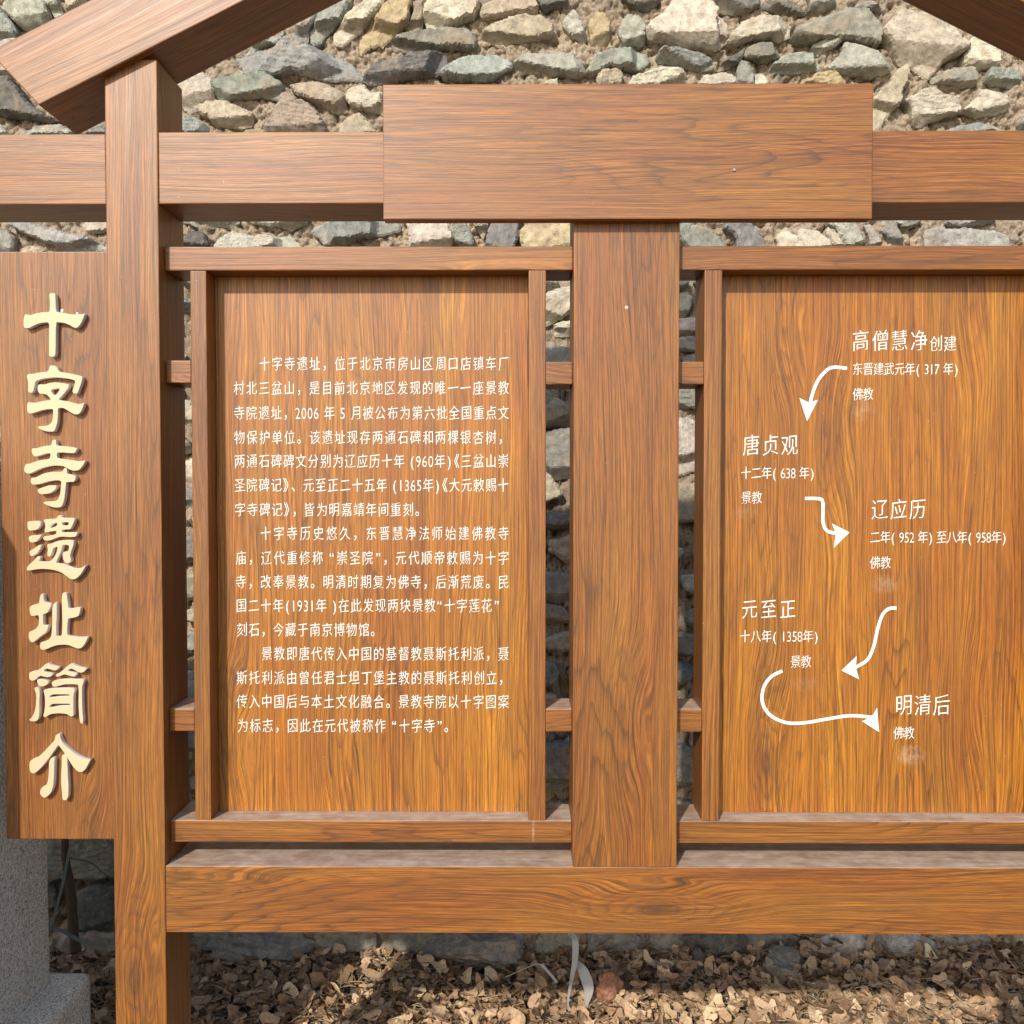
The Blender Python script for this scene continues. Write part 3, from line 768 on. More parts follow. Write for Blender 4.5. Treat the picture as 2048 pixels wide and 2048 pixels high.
# screw head and paint spot left on the plaque and the middle post
def disc(name, x, y, z, r, parent, mat, depth=0.002):
    bm = bmesh.new()
    bmesh.ops.create_cone(bm, cap_ends=True, segments=12, radius1=r, radius2=r * 0.8, depth=depth, matrix=Matrix.Translation((x, y - depth / 2, z)) @ Matrix.Rotation(math.pi / 2, 4, 'X'))
    return link(name, bm_mesh(bm, name), mat, parent)
sx, sz = P(1468, 340, -0.035)
disc("screw", sx, -0.0352, sz, 0.004, board, METAL, 0.003)
sx, sz = P(1253, 615, 0)
disc("paint_spot", sx, -0.0002, sz, 0.0045, board, plain("old_paint", (0.50, 0.40, 0.33), 0.7), 0.0006)

def flake(name, px, py, y, w, h, parent, mat, seed):
    r = random.Random(seed)
    x, z_ = P(px, py, y)
    n = 7
    loop = [(x + math.cos(k * 6.283 / n) * w * r.uniform(0.5, 1.0), z_ + math.sin(k * 6.283 / n) * h * r.uniform(0.5, 1.0)) for k in range(n)]
    V = [(a, y, b_) for a, b_ in loop] + [(a, y + 0.0008, b_) for a, b_ in loop]
    F = [tuple(reversed(range(n)))] + [(k, (k + 1) % n, n + (k + 1) % n, n + k) for k in range(n)]
    return link(name, mesh_of(name, V, F), mat, parent)
flake("glue_blob", 124, 621, 0.0088, 0.0045, 0.0055, title, PAINT, 401)
flake("glue_blob", 154.5, 626.5, 0.0088, 0.0030, 0.0035, title, PAINT, 402)

# ------------------------------------------------------------------ raised characters of the title board
GLYPHS = [(580, [
 [755,110,800,85,870,88,905,120,915,570,1000,575,1160,600,1310,635,1480,635,1590,630,1670,605,1590,800,1560,860,1500,940,1450,970,1380,960,1290,900,1150,845,1010,825,915,825,910,1600,900,1670,870,1712,755,1712,750,1500,760,1100,755,830,620,825,450,860,330,920,220,980,110,970,95,900,100,750,125,640,150,625,210,655,290,650,420,605,560,580,740,575,770,520,775,300]]),
 (725, [
 [765,100,800,78,870,85,940,120,990,240,1150,265,1340,300,1500,335,1595,365,1600,420,1560,560,1500,720,1470,795,1390,795,1350,740,1400,600,1430,470,1400,450,1250,410,1100,390,900,375,720,390,560,415,430,460,385,500,360,600,340,720,310,770,240,770,205,720,220,600,215,500,185,390,180,340,215,300,330,300,470,265,735,240],
 [470,590,510,565,630,575,750,535,900,515,1020,525,1130,545,1240,560,1250,620,1190,720,1080,850,975,965,1100,985,1250,1010,1380,1050,1480,1075,1590,1070,1635,1040,1640,1080,1570,1260,1500,1330,1400,1330,1310,1280,1200,1210,1100,1160,970,1165,970,1400,950,1560,900,1720,860,1775,720,1775,600,1745,500,1700,455,1675,500,1645,620,1640,720,1630,800,1570,840,1500,855,1350,860,1190,700,1195,550,1225,430,1265,310,1305,240,1310,195,1270,185,1180,190,1070,210,1030,290,1040,400,1045,530,1010,680,985,810,970,760,890,690,820,600,800,500,795,465,740,455,660],
 [790,710,850,680,1000,660,1035,680,980,780,910,850,850,840,800,760]]),
 (875, [
 [815,160,840,70,900,60,920,80,925,215,1100,225,1270,245,1460,280,1460,300,1400,400,1250,395,1100,380,960,380,940,430,940,510,980,545,1100,560,1300,585,1450,615,1580,615,1670,595,1660,640,1600,740,1520,830,1440,850,1330,845,1220,785,1140,740,1020,720,860,715,700,745,540,790,400,850,290,915,200,930,140,900,110,850,120,760,150,690,240,685,340,650,480,600,620,575,740,565,785,510,790,400,680,400,560,440,450,475,370,485,330,430,305,360,310,285,440,285,560,240,700,220,800,210],
 [1090,890,1140,800,1185,785,1200,840,1200,935,1290,955,1430,1000,1420,1080,1380,1140,1260,1140,1180,1145,1165,1300,1150,1450,1130,1600,1090,1730,1040,1795,900,1800,780,1770,660,1720,600,1685,640,1660,800,1650,940,1640,1000,1570,1040,1450,1060,1280,1070,1140,1030,1100,900,1100,760,1120,640,1150,520,1190,400,1210,310,1205,280,1150,275,1080,310,1045,400,1040,530,970,650,920,800,895,950,890],
 [455,1350,520,1315,640,1275,740,1240,850,1235,930,1250,920,1310,840,1390,740,1440,600,1455,510,1450,470,1400]]),
 (1020, [
 [195,300,330,290,460,285,530,340,520,400,460,480,370,520,240,525,205,490,195,400],
 [235,690,280,665,400,660,530,640,540,660,480,750,400,820,290,835,245,800,230,740],
 [250,1070,290,1035,350,1010,430,950,520,895,540,930,500,1030,420,1130,340,1180,280,1185,250,1130],
 [605,260,700,240,930,235,980,160,1020,140,1060,150,1070,205,1250,210,1410,225,1400,260,1350,390,1290,490,1180,500,1075,500,1075,585,1250,580,1470,580,1460,640,1410,690,1250,690,1100,680,980,690,860,740,760,780,660,785,600,750,600,700,650,680,770,665,900,640,940,610,945,530,800,545,650,575,635,540,660,400,640,300],
 [770,440,820,370,920,325,965,330,960,400,900,440,800,475], [1080,310,1250,310,1265,340,1240,405,1080,405],
 [700,890,810,870,920,820,1050,790,1250,775,1375,790,1370,900,1310,1060,1280,1180,1310,1280,1300,1330,1230,1375,1170,1360,1120,1280,1100,1180,1110,1100,1160,1075,1240,1075,1270,980,1260,900,1090,890,1070,1000,1010,1160,940,1300,920,1370,1100,1400,1270,1460,1400,1515,1530,1510,1620,1480,1690,1420,1660,1480,1570,1640,1460,1750,1390,1785,1290,1770,1190,1690,1060,1600,920,1550,750,1520,550,1510,380,1530,240,1555,180,1550,180,1480,250,1400,380,1290,450,1200,510,1195,520,1230,470,1320,600,1345,770,1335,870,1240,940,1110,980,940,920,945,840,1000,820,1090,780,1190,720,1195,705,1130,725,1010]]),
 (1170, [
 [500,440,515,310,545,240,590,240,600,330,615,430,690,465,780,490,790,530,720,690,650,735,585,745,585,900,590,1030,650,1050,730,1045,700,1150,660,1230,560,1290,440,1390,350,1465,290,1475,240,1400,225,1320,240,1210,330,1180,440,1110,490,1010,495,850,480,770,380,785,290,795,260,720,245,600,270,550,370,510,480,480],
 [840,570,870,490,930,445,940,500,940,700,935,900,925,1100,920,1330,1000,1335,1080,1310,1095,1100,1095,850,1085,550,1080,350,1095,230,1130,200,1180,215,1200,260,1225,450,1240,600,1310,620,1430,590,1550,580,1540,680,1500,800,1380,840,1250,855,1225,900,1210,1100,1205,1300,1350,1340,1550,1360,1740,1340,1730,1380,1660,1520,1580,1620,1480,1635,1370,1590,1250,1540,1100,1530,950,1545,800,1590,680,1650,580,1670,535,1650,515,1570,535,1480,650,1460,760,1400,810,1320,825,1150,840,900,830,720]]),
 (1315, [
 [240,400,300,370,420,360,520,300,600,230,650,180,730,150,760,190,860,230,960,250,990,260,940,320,880,330,780,300,680,280,610,320,600,360,700,400,810,420,830,440,780,490,710,505,620,490,540,465,460,490,420,550,350,590,270,585,240,540],
 [920,450,960,430,1050,380,1140,300,1240,210,1320,160,1350,180,1450,230,1570,270,1680,290,1700,300,1640,370,1570,390,1490,370,1400,310,1300,275,1230,320,1240,360,1340,390,1450,420,1450,440,1410,490,1330,480,1230,450,1140,430,1060,460,960,495,925,480],
 [440,580,500,565,610,590,720,620,720,660,660,720,560,745,490,725,450,650],
 [375,790,420,770,490,820,500,900,490,1100,490,1300,490,1450,470,1590,400,1640,300,1640,235,1610,300,1560,370,1430,410,1270,425,1050,420,930,385,850],
 [815,640,900,600,1040,575,1240,565,1450,570,1620,580,1640,610,1600,720,1590,800,1590,1100,1600,1400,1620,1600,1610,1690,1570,1700,1540,1600,1520,1400,1510,1150,1520,900,1510,720,1480,690,1300,680,1130,690,1020,720,930,745,850,745,830,700],
 [605,850,680,830,820,815,960,795,1150,795,1330,805,1400,830,1400,870,1370,950,1365,1200,1370,1450,1370,1500,1320,1520,1260,1490,1200,1445,1000,1430,800,1450,700,1500,640,1540,600,1510,630,1400,650,1250,650,1050,630,930],
 [740,1040,780,960,900,940,1270,945,1305,980,1270,1000,1000,1015,850,1035], [735,1300,770,1220,840,1185,1270,1185,1300,1210,1290,1245,1000,1255,850,1290]]),
 (1455, [
 [915,220,960,180,1020,170,1040,300,1100,410,1250,560,1450,720,1620,810,1780,860,1800,840,1760,920,1690,1060,1610,1140,1530,1145,1440,1090,1350,980,1240,800,1150,650,1050,520,985,440,900,560,770,740,620,940,500,1070,400,1160,330,1180,280,1160,250,1080,245,920,270,860,350,810,450,790,580,670,760,480,900,330],
 [750,880,800,800,860,770,885,800,875,900,870,1100,865,1300,850,1500,800,1660,720,1760,630,1810,560,1770,515,1690,540,1580,610,1520,690,1480,730,1350,750,1100],
 [1075,740,1120,700,1180,680,1210,780,1215,950,1225,1250,1240,1450,1240,1700,1230,1790,1190,1870,1100,1865,1085,1700,1065,1450,1065,1200,1080,950]])]
LETTER_T = 0.0155
LY = 0.010 - LETTER_T - 0.0003

def outline_mesh(name, loops, thick, y_front, bevel):
    """closed outlines in x-z metres, filled (inner outlines are holes) and given a thickness"""
    cu = bpy.data.curves.new(name, 'CURVE')
    cu.dimensions = '2D'
    cu.fill_mode = 'BOTH'
    cu.extrude = thick / 2 - bevel
    cu.bevel_depth = bevel
    cu.bevel_resolution = 1
    for lp in loops:
        q = []
        n = len(lp)
        for i in range(n):                                  # one round of corner cutting
            a, b_ = lp[i], lp[(i + 1) % n]
            q.append((a[0] * 0.8 + b_[0] * 0.2, a[1] * 0.8 + b_[1] * 0.2))
            q.append((a[0] * 0.2 + b_[0] * 0.8, a[1] * 0.2 + b_[1] * 0.8))
        sp = cu.splines.new('POLY')
        sp.points.add(len(q) - 1)
        for p, (x, z_) in zip(sp.points, q):
            p.co = (x, z_, 0, 1)
        sp.use_cyclic_u = True
    tmp = bpy.data.objects.new(name, cu)
    COL.objects.link(tmp)
    dg = bpy.context.evaluated_depsgraph_get()
    me = bpy.data.meshes.new_from_object(tmp.evaluated_get(dg))
    bpy.data.objects.remove(tmp)
    me.transform(Matrix.Translation((0, y_front + thick / 2, 0)) @ Matrix.Rotation(math.pi / 2, 4, 'X'))
    me.materials.clear()
    me.name = name
    return me

for oy, loops in GLYPHS:
    world_loops = [[P(40 + lp[i] / 12.88, oy + lp[i + 1] / 12.88, LY) for i in range(0, len(lp), 2)] for lp in loops]
    me = outline_mesh("raised_character", world_loops, LETTER_T, LY, 0.0006)
    o = link("raised_character", me, [CREAM, FOAM], title)
    for p in me.polygons:
        p.material_index = 0 if abs(p.normal.y) > 0.9 else 1

# ------------------------------------------------------------------ white lettering of the two text panels
_glyph = {}
def glyph(ch):
    """flat outline of one character, from the program's own built-in type"""
    if ch in _glyph: return _glyph[ch]
    cu = bpy.data.curves.new("lettering", 'FONT')
    cu.body = ch; cu.size = 1.0; cu.resolution_u = 3
    cu.offset = 0.0
    tmp = bpy.data.objects.new("lettering", cu)
    COL.objects.link(tmp)
    dg = bpy.context.evaluated_depsgraph_get()
    me = bpy.data.meshes.new_from_object(tmp.evaluated_get(dg))
    v = np.array([w.co[:] for w in me.vertices]) if len(me.vertices) else np.zeros((0, 3))
    f = [tuple(p.vertices) for p in me.polygons]
    if len(v) and ((ord(ch) > 0x2e80 and ch not in '，。、《》') or ch.isdigit()):
        # cross strokes of the brush hand are thinner than its uprights
        cnt = {}
        for q in f:
            for a, b_ in zip(q, q[1:] + q[:1]):
                cnt.setdefault((min(a, b_), max(a, b_)), []).append((a, b_))
        off = np.zeros((len(v), 3)); k = np.zeros(len(v))
        for e, us in cnt.items():
            if len(us) == 1:
                a, b_ = us[0]
                d = v[b_] - v[a]; L = math.hypot(d[0], d[1])
                if L < 1e-6: continue
                nrm = np.array([-d[1], d[0], 0]) / L
                third = [q for q in f if a in q and b_ in q][0]
                if np.dot(v[list(third)].mean(0) - v[a], nrm) < 0: nrm = -nrm
                off[a] += nrm; off[b_] += nrm; k[a] += 1; k[b_] += 1
        off = off / np.maximum(k, 1)[:, None]
        v = v + off * (np.array([0.020, 0.012, 0]) if ch.isdigit() else np.array([0.009, 0.0175, 0]))
    bpy.data.objects.remove(tmp); bpy.data.meshes.remove(me)
    _glyph[ch] = (v, f)
    return _glyph[ch]

def cell_width(ch):
    if ch == ' ': return 0.32
    if ch.isdigit() or ch in '()': return 0.5
    if ch in '“”': return 0.6
    if ch in '《》': return 0.65
    return 1.0

TY = PY - 0.0008
def text_line(text, px0, px1, pyc, pxh, parent, name="text_line", wide=0.76, stretch_last=None):
    """one line of lettering: px0 and px1 are the centres of its first and last cell"""
    ws = [cell_width(c) for c in text]
    cum = np.cumsum([0] + ws)
    cen = [(cum[i] + cum[i + 1]) / 2 for i in range(len(ws))]
    x0, z0 = P(px0, pyc, PY); x1, _ = P(px1, pyc, PY)
    sc = (x1 - x0) / max(1e-6, cen[-1] - cen[0])
    em = (P(px0, pyc, PY)[1] - P(px0, pyc + pxh, PY)[1]) / 0.92
    V, F = [], []
    for ch, c in zip(text, cen):
        if ch == ' ': continue
        v, f = glyph(ch)
        if not len(v): continue
        cx = x0 + (c - cen[0]) * sc
        k = em * wide
        if ch in '“': ox, kk = (v[:, 0].max() - 0.15), k
        elif ch in '”': ox, kk = (v[:, 0].min() + 0.15), k
        elif ch in '，。、': ox, kk = 0.48, k
        elif ch == '《': ox, kk = 0.70, k
        elif ch == '》': ox, kk = 0.30, k
        else: ox, kk = (v[:, 0].min() + v[:, 0].max()) / 2, k
        oz = 0.38
        if ch.isdigit(): kk = k * 1.0
        cjk = ord(ch) > 0x2e80 and ch not in '，。、《》'
        base = len(V)
        for x, y, _ in v:
            lx = (x - ox); lz = (y - oz)
            if cjk: lz += 0.085 * lx                      # the brush hand rises to the right
            V.append((cx + lx * kk, TY, z0 + lz * em * (1.08 if ch.isdigit() else 1.0)))
        F += [tuple(base + i for i in q) for q in f]
    me = mesh_of(name, V, F)
    return link(name, me, PAINT, parent)

LINES = [
 ("十字寺遗址，位于北京市房山区周口店镇车厂", 529.4, 1007, 727.3),
 ("村北三盆山，是目前北京地区发现的唯一一座景教", 478.3, 1007, 776),
 ("寺院遗址，2006 年 5 月被公布为第六批全国重点文", 479, 1007, 825.7),
 ("物保护单位。该遗址现存两通石碑和两棵银杏树，", 479, 1007, 874.6),
 ("两通石碑碑文分别为辽应历十年 (960年)《三盆山崇", 479.6, 1006.5, 922),
 ("圣院碑记》、元至正二十五年 (1365年)《大元敕赐十", 480, 1006.5, 970),
 ("字寺碑记》，皆为明嘉靖年间重刻。", 480.5, 841, 1019),
 ("十字寺历史悠久，东晋慧净法师始建佛教寺", 531.7, 1007, 1066.4),
 ("庙，辽代重修称 “崇圣院”，元代顺帝敕赐为十字", 482, 1007, 1115.4),
 ("寺，改奉景教。明清时期复为佛寺，后渐荒废。民", 482, 1007, 1163.4),
 ("国二十年(1931年 )在此发现两块景教“十字莲花”", 483, 993, 1210.6),
 ("刻石，今藏于南京博物馆。", 484, 752, 1259),
 ("景教即唐代传入中国的基督教聂斯托利派，聂", 534, 1007, 1306.8),
 ("斯托利派由曾任君士坦丁堡主教的聂斯托利创立，", 484, 1008, 1355),
 ("传入中国后与本土文化融合。景教寺院以十字图案", 484, 1007, 1402.4),
 ("为标志，因此在元代被称作 “十字寺”。", 485.5, 899, 1450.6)]
for t, a, b_, yc in LINES:
    text_line(t, a, b_, yc, 27.5, panels[0])
R = panels[1]
CAPS = [("高僧慧净", 1721, 1838, 681, 41), ("创建", 1871.5, 1900, 687, 31),
 ("东晋建武元年( 317 年)", 1715, 1912, 737.7, 25), ("佛教", 1715, 1736, 788, 25),
 ("唐贞观", 1502, 1579, 890, 41), ("十二年( 638 年)", 1492, 1624, 945.6, 25), ("景教", 1492.5, 1513.5, 995, 25),
 ("辽应历", 1759.5, 1834.7, 1018, 40), ("二年( 952 年) 至八年( 958年)", 1750, 2008, 1074, 25), ("佛教", 1750, 1771, 1125, 25),
 ("元至正", 1499, 1575.5, 1217.5, 38), ("十八年( 1358年)", 1490, 1632, 1272, 25), ("景教", 1591, 1612, 1323, 25),
 ("明清后", 1807.5, 1882.6, 1409.5, 41), ("佛教", 1797, 1818, 1465.5, 25)]
for t, a, b_, yc, h in CAPS:
    text_line(t, a, b_, yc, h, R, "caption_line", 0.80)

def catmull(pts, n=8):
    out = []
    P_ = [pts[0]] + pts + [pts[-1]]
    for i in range(1, len(P_) - 2):
        p0, p1, p2, p3 = [np.array(q, float) for q in P_[i - 1:i + 3]]
        for k in range(n):
            t = k / n
            out.append(0.5 * ((2 * p1) + (-p0 + p2) * t + (2 * p0 - 5 * p1 + 4 * p2 - p3) * t * t + (-p0 + 3 * p1 - 3 * p2 + p3) * t ** 3))
    out.append(np.array(pts[-1], float))
    return out

ARROWS = [(620, [(825,365),(745,358),(700,375),(650,430),(620,490),(595,575)], [(575,695),(527,550),(585,578),(642,562)]),
 (620, [(562,1178),(650,1180),(672,1198),(675,1250),(675,1330),(700,1380),(755,1396)], [(840,1390),(730,1335),(755,1395),(742,1487)]),
 (1080, [(1135,425),(1085,430),(1045,470),(1015,560),(990,670),(950,750),(875,797)], [(790,815),(885,725),(878,795),(900,870)]),
 (1080, [(420,818),(350,855),(305,920),(295,1010),(340,1090),(440,1140),(560,1142),(720,1115),(850,1098),(985,1108)], [(1025,1200),(1012,1048),(980,1105),(918,1132)])]
for oy, path, head in ARROWS:
    cv = [np.array(P(1430 + x / 3.126, oy + y / 3.126, PY)) for x, y in catmull(path)]
    V, F = [], []
    for i, p in enumerate(cv):
        d = cv[min(i + 1, len(cv) - 1)] - cv[max(i - 1, 0)]
        d = d / (np.linalg.norm(d) + 1e-9)
        nn = np.array([-d[1], d[0]]) * 0.0040
        V += [(p[0] + nn[0], TY, p[1] + nn[1]), (p[0] - nn[0], TY, p[1] - nn[1])]
        if i: F.append((2 * i - 2, 2 * i - 1, 2 * i + 1, 2 * i))
    k = len(V)
    for x, y in head:
        q = P(1430 + x / 3.126, oy + y / 3.126, PY)
        V.append((q[0], TY - 0.0002, q[1]))
    F += [(k, k + 1, k + 2), (k, k + 2, k + 3)]
    me = mesh_of("arrow", V, F)
    link("arrow", me, PAINT, R)

# ------------------------------------------------------------------ granite stele at the left
m, nt, b = newmat("speckled_granite")
B = NB(nt)
o_ = B.obj()
n1 = B.noise(o_, 130.0, 3.0, 0.75); n2 = B.noise(o_, 300.0, 2.0, 0.6); n3 = B.noise(o_, 6.0, 4.0, 0.6)
v_ = B.math('ADD', B.math('MULTIPLY', n1, 0.55), B.math('MULTIPLY', n2, 0.45))
c_ = B.ramp(v_, [(0.40, (0.13, 0.125, 0.115)), (0.46, (0.52, 0.50, 0.47)), (0.53, (0.70, 0.68, 0.64)), (0.60, (0.93, 0.91, 0.88))])
c_ = B.mix(B.math('MULTIPLY', n3, 0.35), c_, (0.20, 0.185, 0.16))
nt.links.new(c_, b.inputs['Base Color']); b.inputs['Roughness'].default_value = 0.85
B.bump(v_, 0.8, 0.004, b)
GRANITE = m

def hewn_box(name, x0, x1, y0, y1, z0, z1, mat, parent, bevel=0.01, rough=0.0015, cuts=10):
    bm = bmesh.new()
    bmesh.ops.create_cube(bm, size=1.0)
    for v in bm.verts:
        v.co = ((x0 + x1) / 2 + v.co.x * (x1 - x0), (y0 + y1) / 2 + v.co.y * (y1 - y0), (z0 + z1) / 2 + v.co.z * (z1 - z0))
    bmesh.ops.bevel(bm, geom=list(bm.edges), offset=bevel, segments=2, profile=0.6, affect='EDGES')
    bmesh.ops.subdivide_edges(bm, edges=[e for e in bm.edges if e.calc_length() > 0.08], cuts=cuts, use_grid_fill=True)
    co = np.array([v.co[:] for v in bm.verts])
    d = np.stack([fbm(co[:, 0] * 12 + k * 9, co[:, 1] * 12, co[:, 2] * 12, 3) for k in range(3)], 1) * rough
    for v, q in zip(bm.verts, d): v.co += Vector(q)
    me = bm_mesh(bm, name)
    for p in me.polygons: p.use_smooth = True
    return link(name, me, mat, parent)

stele = thing("granite_stele", "rough grey granite stele on a base stone left of the title board", "stele", (-2.07, 0.06, GZ))
hewn_box("slab", -2.80, -1.341, -0.335, 0.40, 0.20, 1.717, GRANITE, stele, 0.012, 0.0025, 14)  # unseen left part widened so its shadow darkens the gap by the post
hewn_box("base_stone", -2.95, -1.250, -0.42, 0.47, GZ - 0.05, 0.222, GRANITE, stele, 0.028, 0.004, 12)

# ------------------------------------------------------------------ litter of dry ginkgo leaves
def litter(n, seed, xr, yr, smin, smax, lift):
    r = np.random.RandomState(seed)
    V, F, Cc = [], [], []
    pal = np.array([[0.42, 0.305, 0.20], [0.53, 0.41, 0.28], [0.31, 0.21, 0.135], [0.62, 0.50, 0.34], [0.17, 0.115, 0.07], [0.44, 0.32, 0.20]])
    for i in range(n):
        x = r.uniform(*xr); y = r.uniform(*yr)
        s = r.uniform(smin, smax)
        half = r.uniform(0.55, 1.05)
        k = 8
        ang = np.linspace(-half, half, k)
        rad = s * (0.90 + 0.13 * r.rand(k)) * (1 - 0.45 * np.exp(-(ang / 0.12) ** 2) * r.rand())
        rad[0] *= 0.86; rad[-1] *= 0.86
        fold = r.uniform(-0.6, 0.9); curl = r.uniform(-0.4, 0.6)
        px = np.concatenate([[0, -0.0012 - s * 0.02, 0.0012 + s * 0.02], rad * 0.55 * np.sin(ang), rad * np.sin(ang)])
        py = np.concatenate([[-s * 0.35, 0, 0], rad * 0.55 * np.cos(ang), rad * np.cos(ang)])
        pz = fold * px * px / s + curl * (py * py) / s * 0.5 + 0.002 * r.randn(len(px))
        q = np.stack([px, py, pz], 1)
        e = Euler((r.normal(0.12, 0.42), r.normal(0, 0.42), r.uniform(0, 6.283)))
        q = q @ np.array(e.to_matrix()).T
        zz = float(ground_h(x, y)) + abs(r.normal(0, lift)) + 0.004
        q += np.array([x, y, zz])
        q[:, 2] = np.maximum(q[:, 2], zz - 0.006)
        q[:, 1] = np.minimum(q[:, 1], WY - 0.02)
        b0 = len(V)
        V.extend(q.tolist())
        F.append((b0, b0 + 1, b0 + 2))
        F.append((b0 + 1, b0 + 3, b0 + 3 + k - 1, b0 + 2))
        for j in range(k - 1):
            F.append((b0 + 3 + j, b0 + 3 + k + j, b0 + 4 + k + j, b0 + 4 + j))
        for j in range(1, k - 2):
            F.append((b0 + 3, b0 + 3 + j, b0 + 4 + j))
        c = pal[r.choice(6, p=[0.27, 0.22, 0.2, 0.09, 0.1, 0.12])] * np.array([1.0, 0.90, 0.80]) * r.uniform(0.72, 1.25)
        Cc.extend([c.tolist()] * len(q))
    return V, F, Cc
def joinlit(*parts):
    V, F, C_ = [], [], []
    for v, f, c in parts:
        b0 = len(V); V += v; C_ += c
        F += [tuple(i + b0 for i in q) for q in f]
    return V, F, C_
m, nt, b = newmat("dry_leaf")
B = NB(nt)
t = B.attr("tint").outputs['Color']
nn = B.noise(B.obj(), 120.0, 3.0, 0.6)
c_ = B.mix(1.0, t, B.ramp(nn, [(0.3, 0.68), (0.7, 1.2)]), 'MULTIPLY')
nt.links.new(c_, b.inputs['Base Color']); b.inputs['Roughness'].default_value = 0.75; b.inputs['Specular IOR Level'].default_value = 0.25
LEAF = m
lv, lf, lc = joinlit(litter(3300, 3, (-2.0, 2.5), (1.0, WY - 0.03), 0.029, 0.052, 0.017),
                     litter(1500, 8, (-1.9, 2.4), (1.0, WY - 0.04), 0.046, 0.066, 0.026),
                     litter(900, 9, (-2.4, 2.6), (-0.6, 1.0), 0.025, 0.045, 0.006))
lo = link("fallen_leaves", mesh_of("fallen_leaves", lv, lf, np.array(lc), True), LEAF)
lo['kind'] = 'stuff'

# dry straw and leaf stalks lying among the leaves
def straw(n, seed):
    r = np.random.RandomState(seed)
    V, F, Cc = [], [], []
    for i in range(n):
        x = r.uniform(-2.0, 2.4); y = r.uniform(1.0, WY - 0.04); a = r.uniform(0, 6.283); L = r.uniform(0.03, 0.13)
        bend = r.uniform(-0.5, 0.5); w = r.uniform(0.0006, 0.0016); z0 = float(ground_h(x, y)) + r.uniform(0.012, 0.05); tz = r.normal(0, 0.25)
        b0 = len(V)
        for k in range(5):
            t_ = k / 4 - 0.5
            aa = a + bend * t_
            p = np.array([x + math.cos(aa) * L * t_, y + math.sin(aa) * L * t_, max(GZ + 0.004, z0 + tz * L * t_ - 0.3 * L * t_ * t_)])
            p[1] = min(p[1], WY - 0.03)
            s_ = np.array([-math.sin(aa), math.cos(aa), 0]) * w
            V += [(p + s_).tolist(), (p - s_).tolist(), (p + np.array([0, 0, w * 1.4])).tolist()]
            if k:
                c0 = b0 + 3 * (k - 1); c1 = c0 + 3
                F += [(c0, c1, c1 + 2, c0 + 2), (c0 + 2, c1 + 2, c1 + 1, c0 + 1), (c0 + 1, c1 + 1, c1, c0)]
        c = np.array([0.40, 0.31, 0.19]) * r.uniform(0.45, 1.25)
        Cc += [c.tolist()] * 15
    return V, F, Cc
v_, f_, c_ = straw(1500, 5)
so = link("dry_straw", mesh_of("dry_straw", v_, f_, np.array(c_)), LEAF)
so['kind'] = 'stuff'

# ------------------------------------------------------------------ stones and litter at the foot of the wall
def boulder(name, cx, cy, cz, sx, sy, sz, seed, col, mat=None, sub=5, rough=0.16):
    bm = bmesh.new()
    bmesh.ops.create_icosphere(bm, subdivisions=sub, radius=1.0)
    r = random.Random(seed)
    planes = [(Vector((r.gauss(0, 1), r.gauss(0, 1), r.gauss(0, 1))).normalized(), r.uniform(0.55, 0.88)) for _ in range(13)]
    co = np.array([v.co[:] for v in bm.verts])
    for nrm, d in planes:
        nv = np.array(nrm)
        s = co @ nv
        over = np.maximum(s - d, 0)
        co = co - over[:, None] * nv
    co = co * (1 + rough * fbm(co[:, 0] * 2.2 + seed, co[:, 1] * 2.2, co[:, 2] * 2.2, 4)[:, None])
    co = co * (1 + 0.09 * fbm(co[:, 0] * 9 + seed, co[:, 1] * 9, co[:, 2] * 9, 3)[:, None] + 0.05 * (np.floor(co[:, 2] * 5 + fbm(co[:, 0] * 3, co[:, 1] * 3, seed * 1.0, 2)) % 2)[:, None])
    co = co * np.array([sx, sy, sz])
    for v, q in zip(bm.verts, co): v.co = q
    me = bm_mesh(bm, name)
    a = me.attributes.new("tint", 'FLOAT_COLOR', 'POINT')
    cc = np.ones((len(me.vertices), 4), np.float32); cc[:, :3] = col
    a.data.foreach_set("color", cc.ravel())
    for p in me.polygons: p.use_smooth = True
    me.set_sharp_from_angle(angle=math.radians(24))
    o = link(name, me, mat or STONE)
    o.location = (cx, cy, cz)
    o.rotation_euler = (r.uniform(-0.15, 0.15), r.uniform(-0.15, 0.15), r.uniform(-0.3, 0.3))
    return o
ROCKS = [((945, 1895), 0.17, 0.10, 0.085, 31, (0.23, 0.205, 0.17), "large dark grey rock under the lower beam left of the white plastic strap"),
         ((1565, 1940), 0.10, 0.07, 0.075, 32, (0.21, 0.185, 0.15), "blunt dark grey rock half sunk in leaves at the wall foot"),
         ((1402, 1930), 0.035, 0.03, 0.058, 33, (0.105, 0.095, 0.085), "small upright blackish rock in the leaves right of the broken brick"),
         ((1675, 1895), 0.095, 0.06, 0.085, 34, (0.48, 0.435, 0.37), "pale crumbling whitish rock at the wall foot under the right panel"),
         ((1800, 1893), 0.115, 0.06, 0.08, 35, (0.42, 0.385, 0.33), "broad light grey rock with white crust near the right edge"),
         ((520, 1890), 0.20, 0.07, 0.075, 36, (0.25, 0.225, 0.20), "long brownish grey rock at the wall foot beside the left post"),
         ((1440, 1885), 0.14, 0.07, 0.095, 37, (0.13, 0.115, 0.10), "dark brown rock under the lower beam right of the middle post")]
for (px, py), a, b_, c, sd, colr, lab in ROCKS:
    a, b_, c = a * 1.22, b_ * 1.2, c * 1.22
    y_ = min(G(px, py, GZ + 0.05)[1], WY - b_ * 0.72)
    x_, z_ = P(px, py, y_)
    tag(boulder("rock", x_, y_, max(GZ + 0.03, min(z_, GZ + 0.17)), a, b_, c, sd, colr), lab, "rock", "rocks at the foot of the wall")

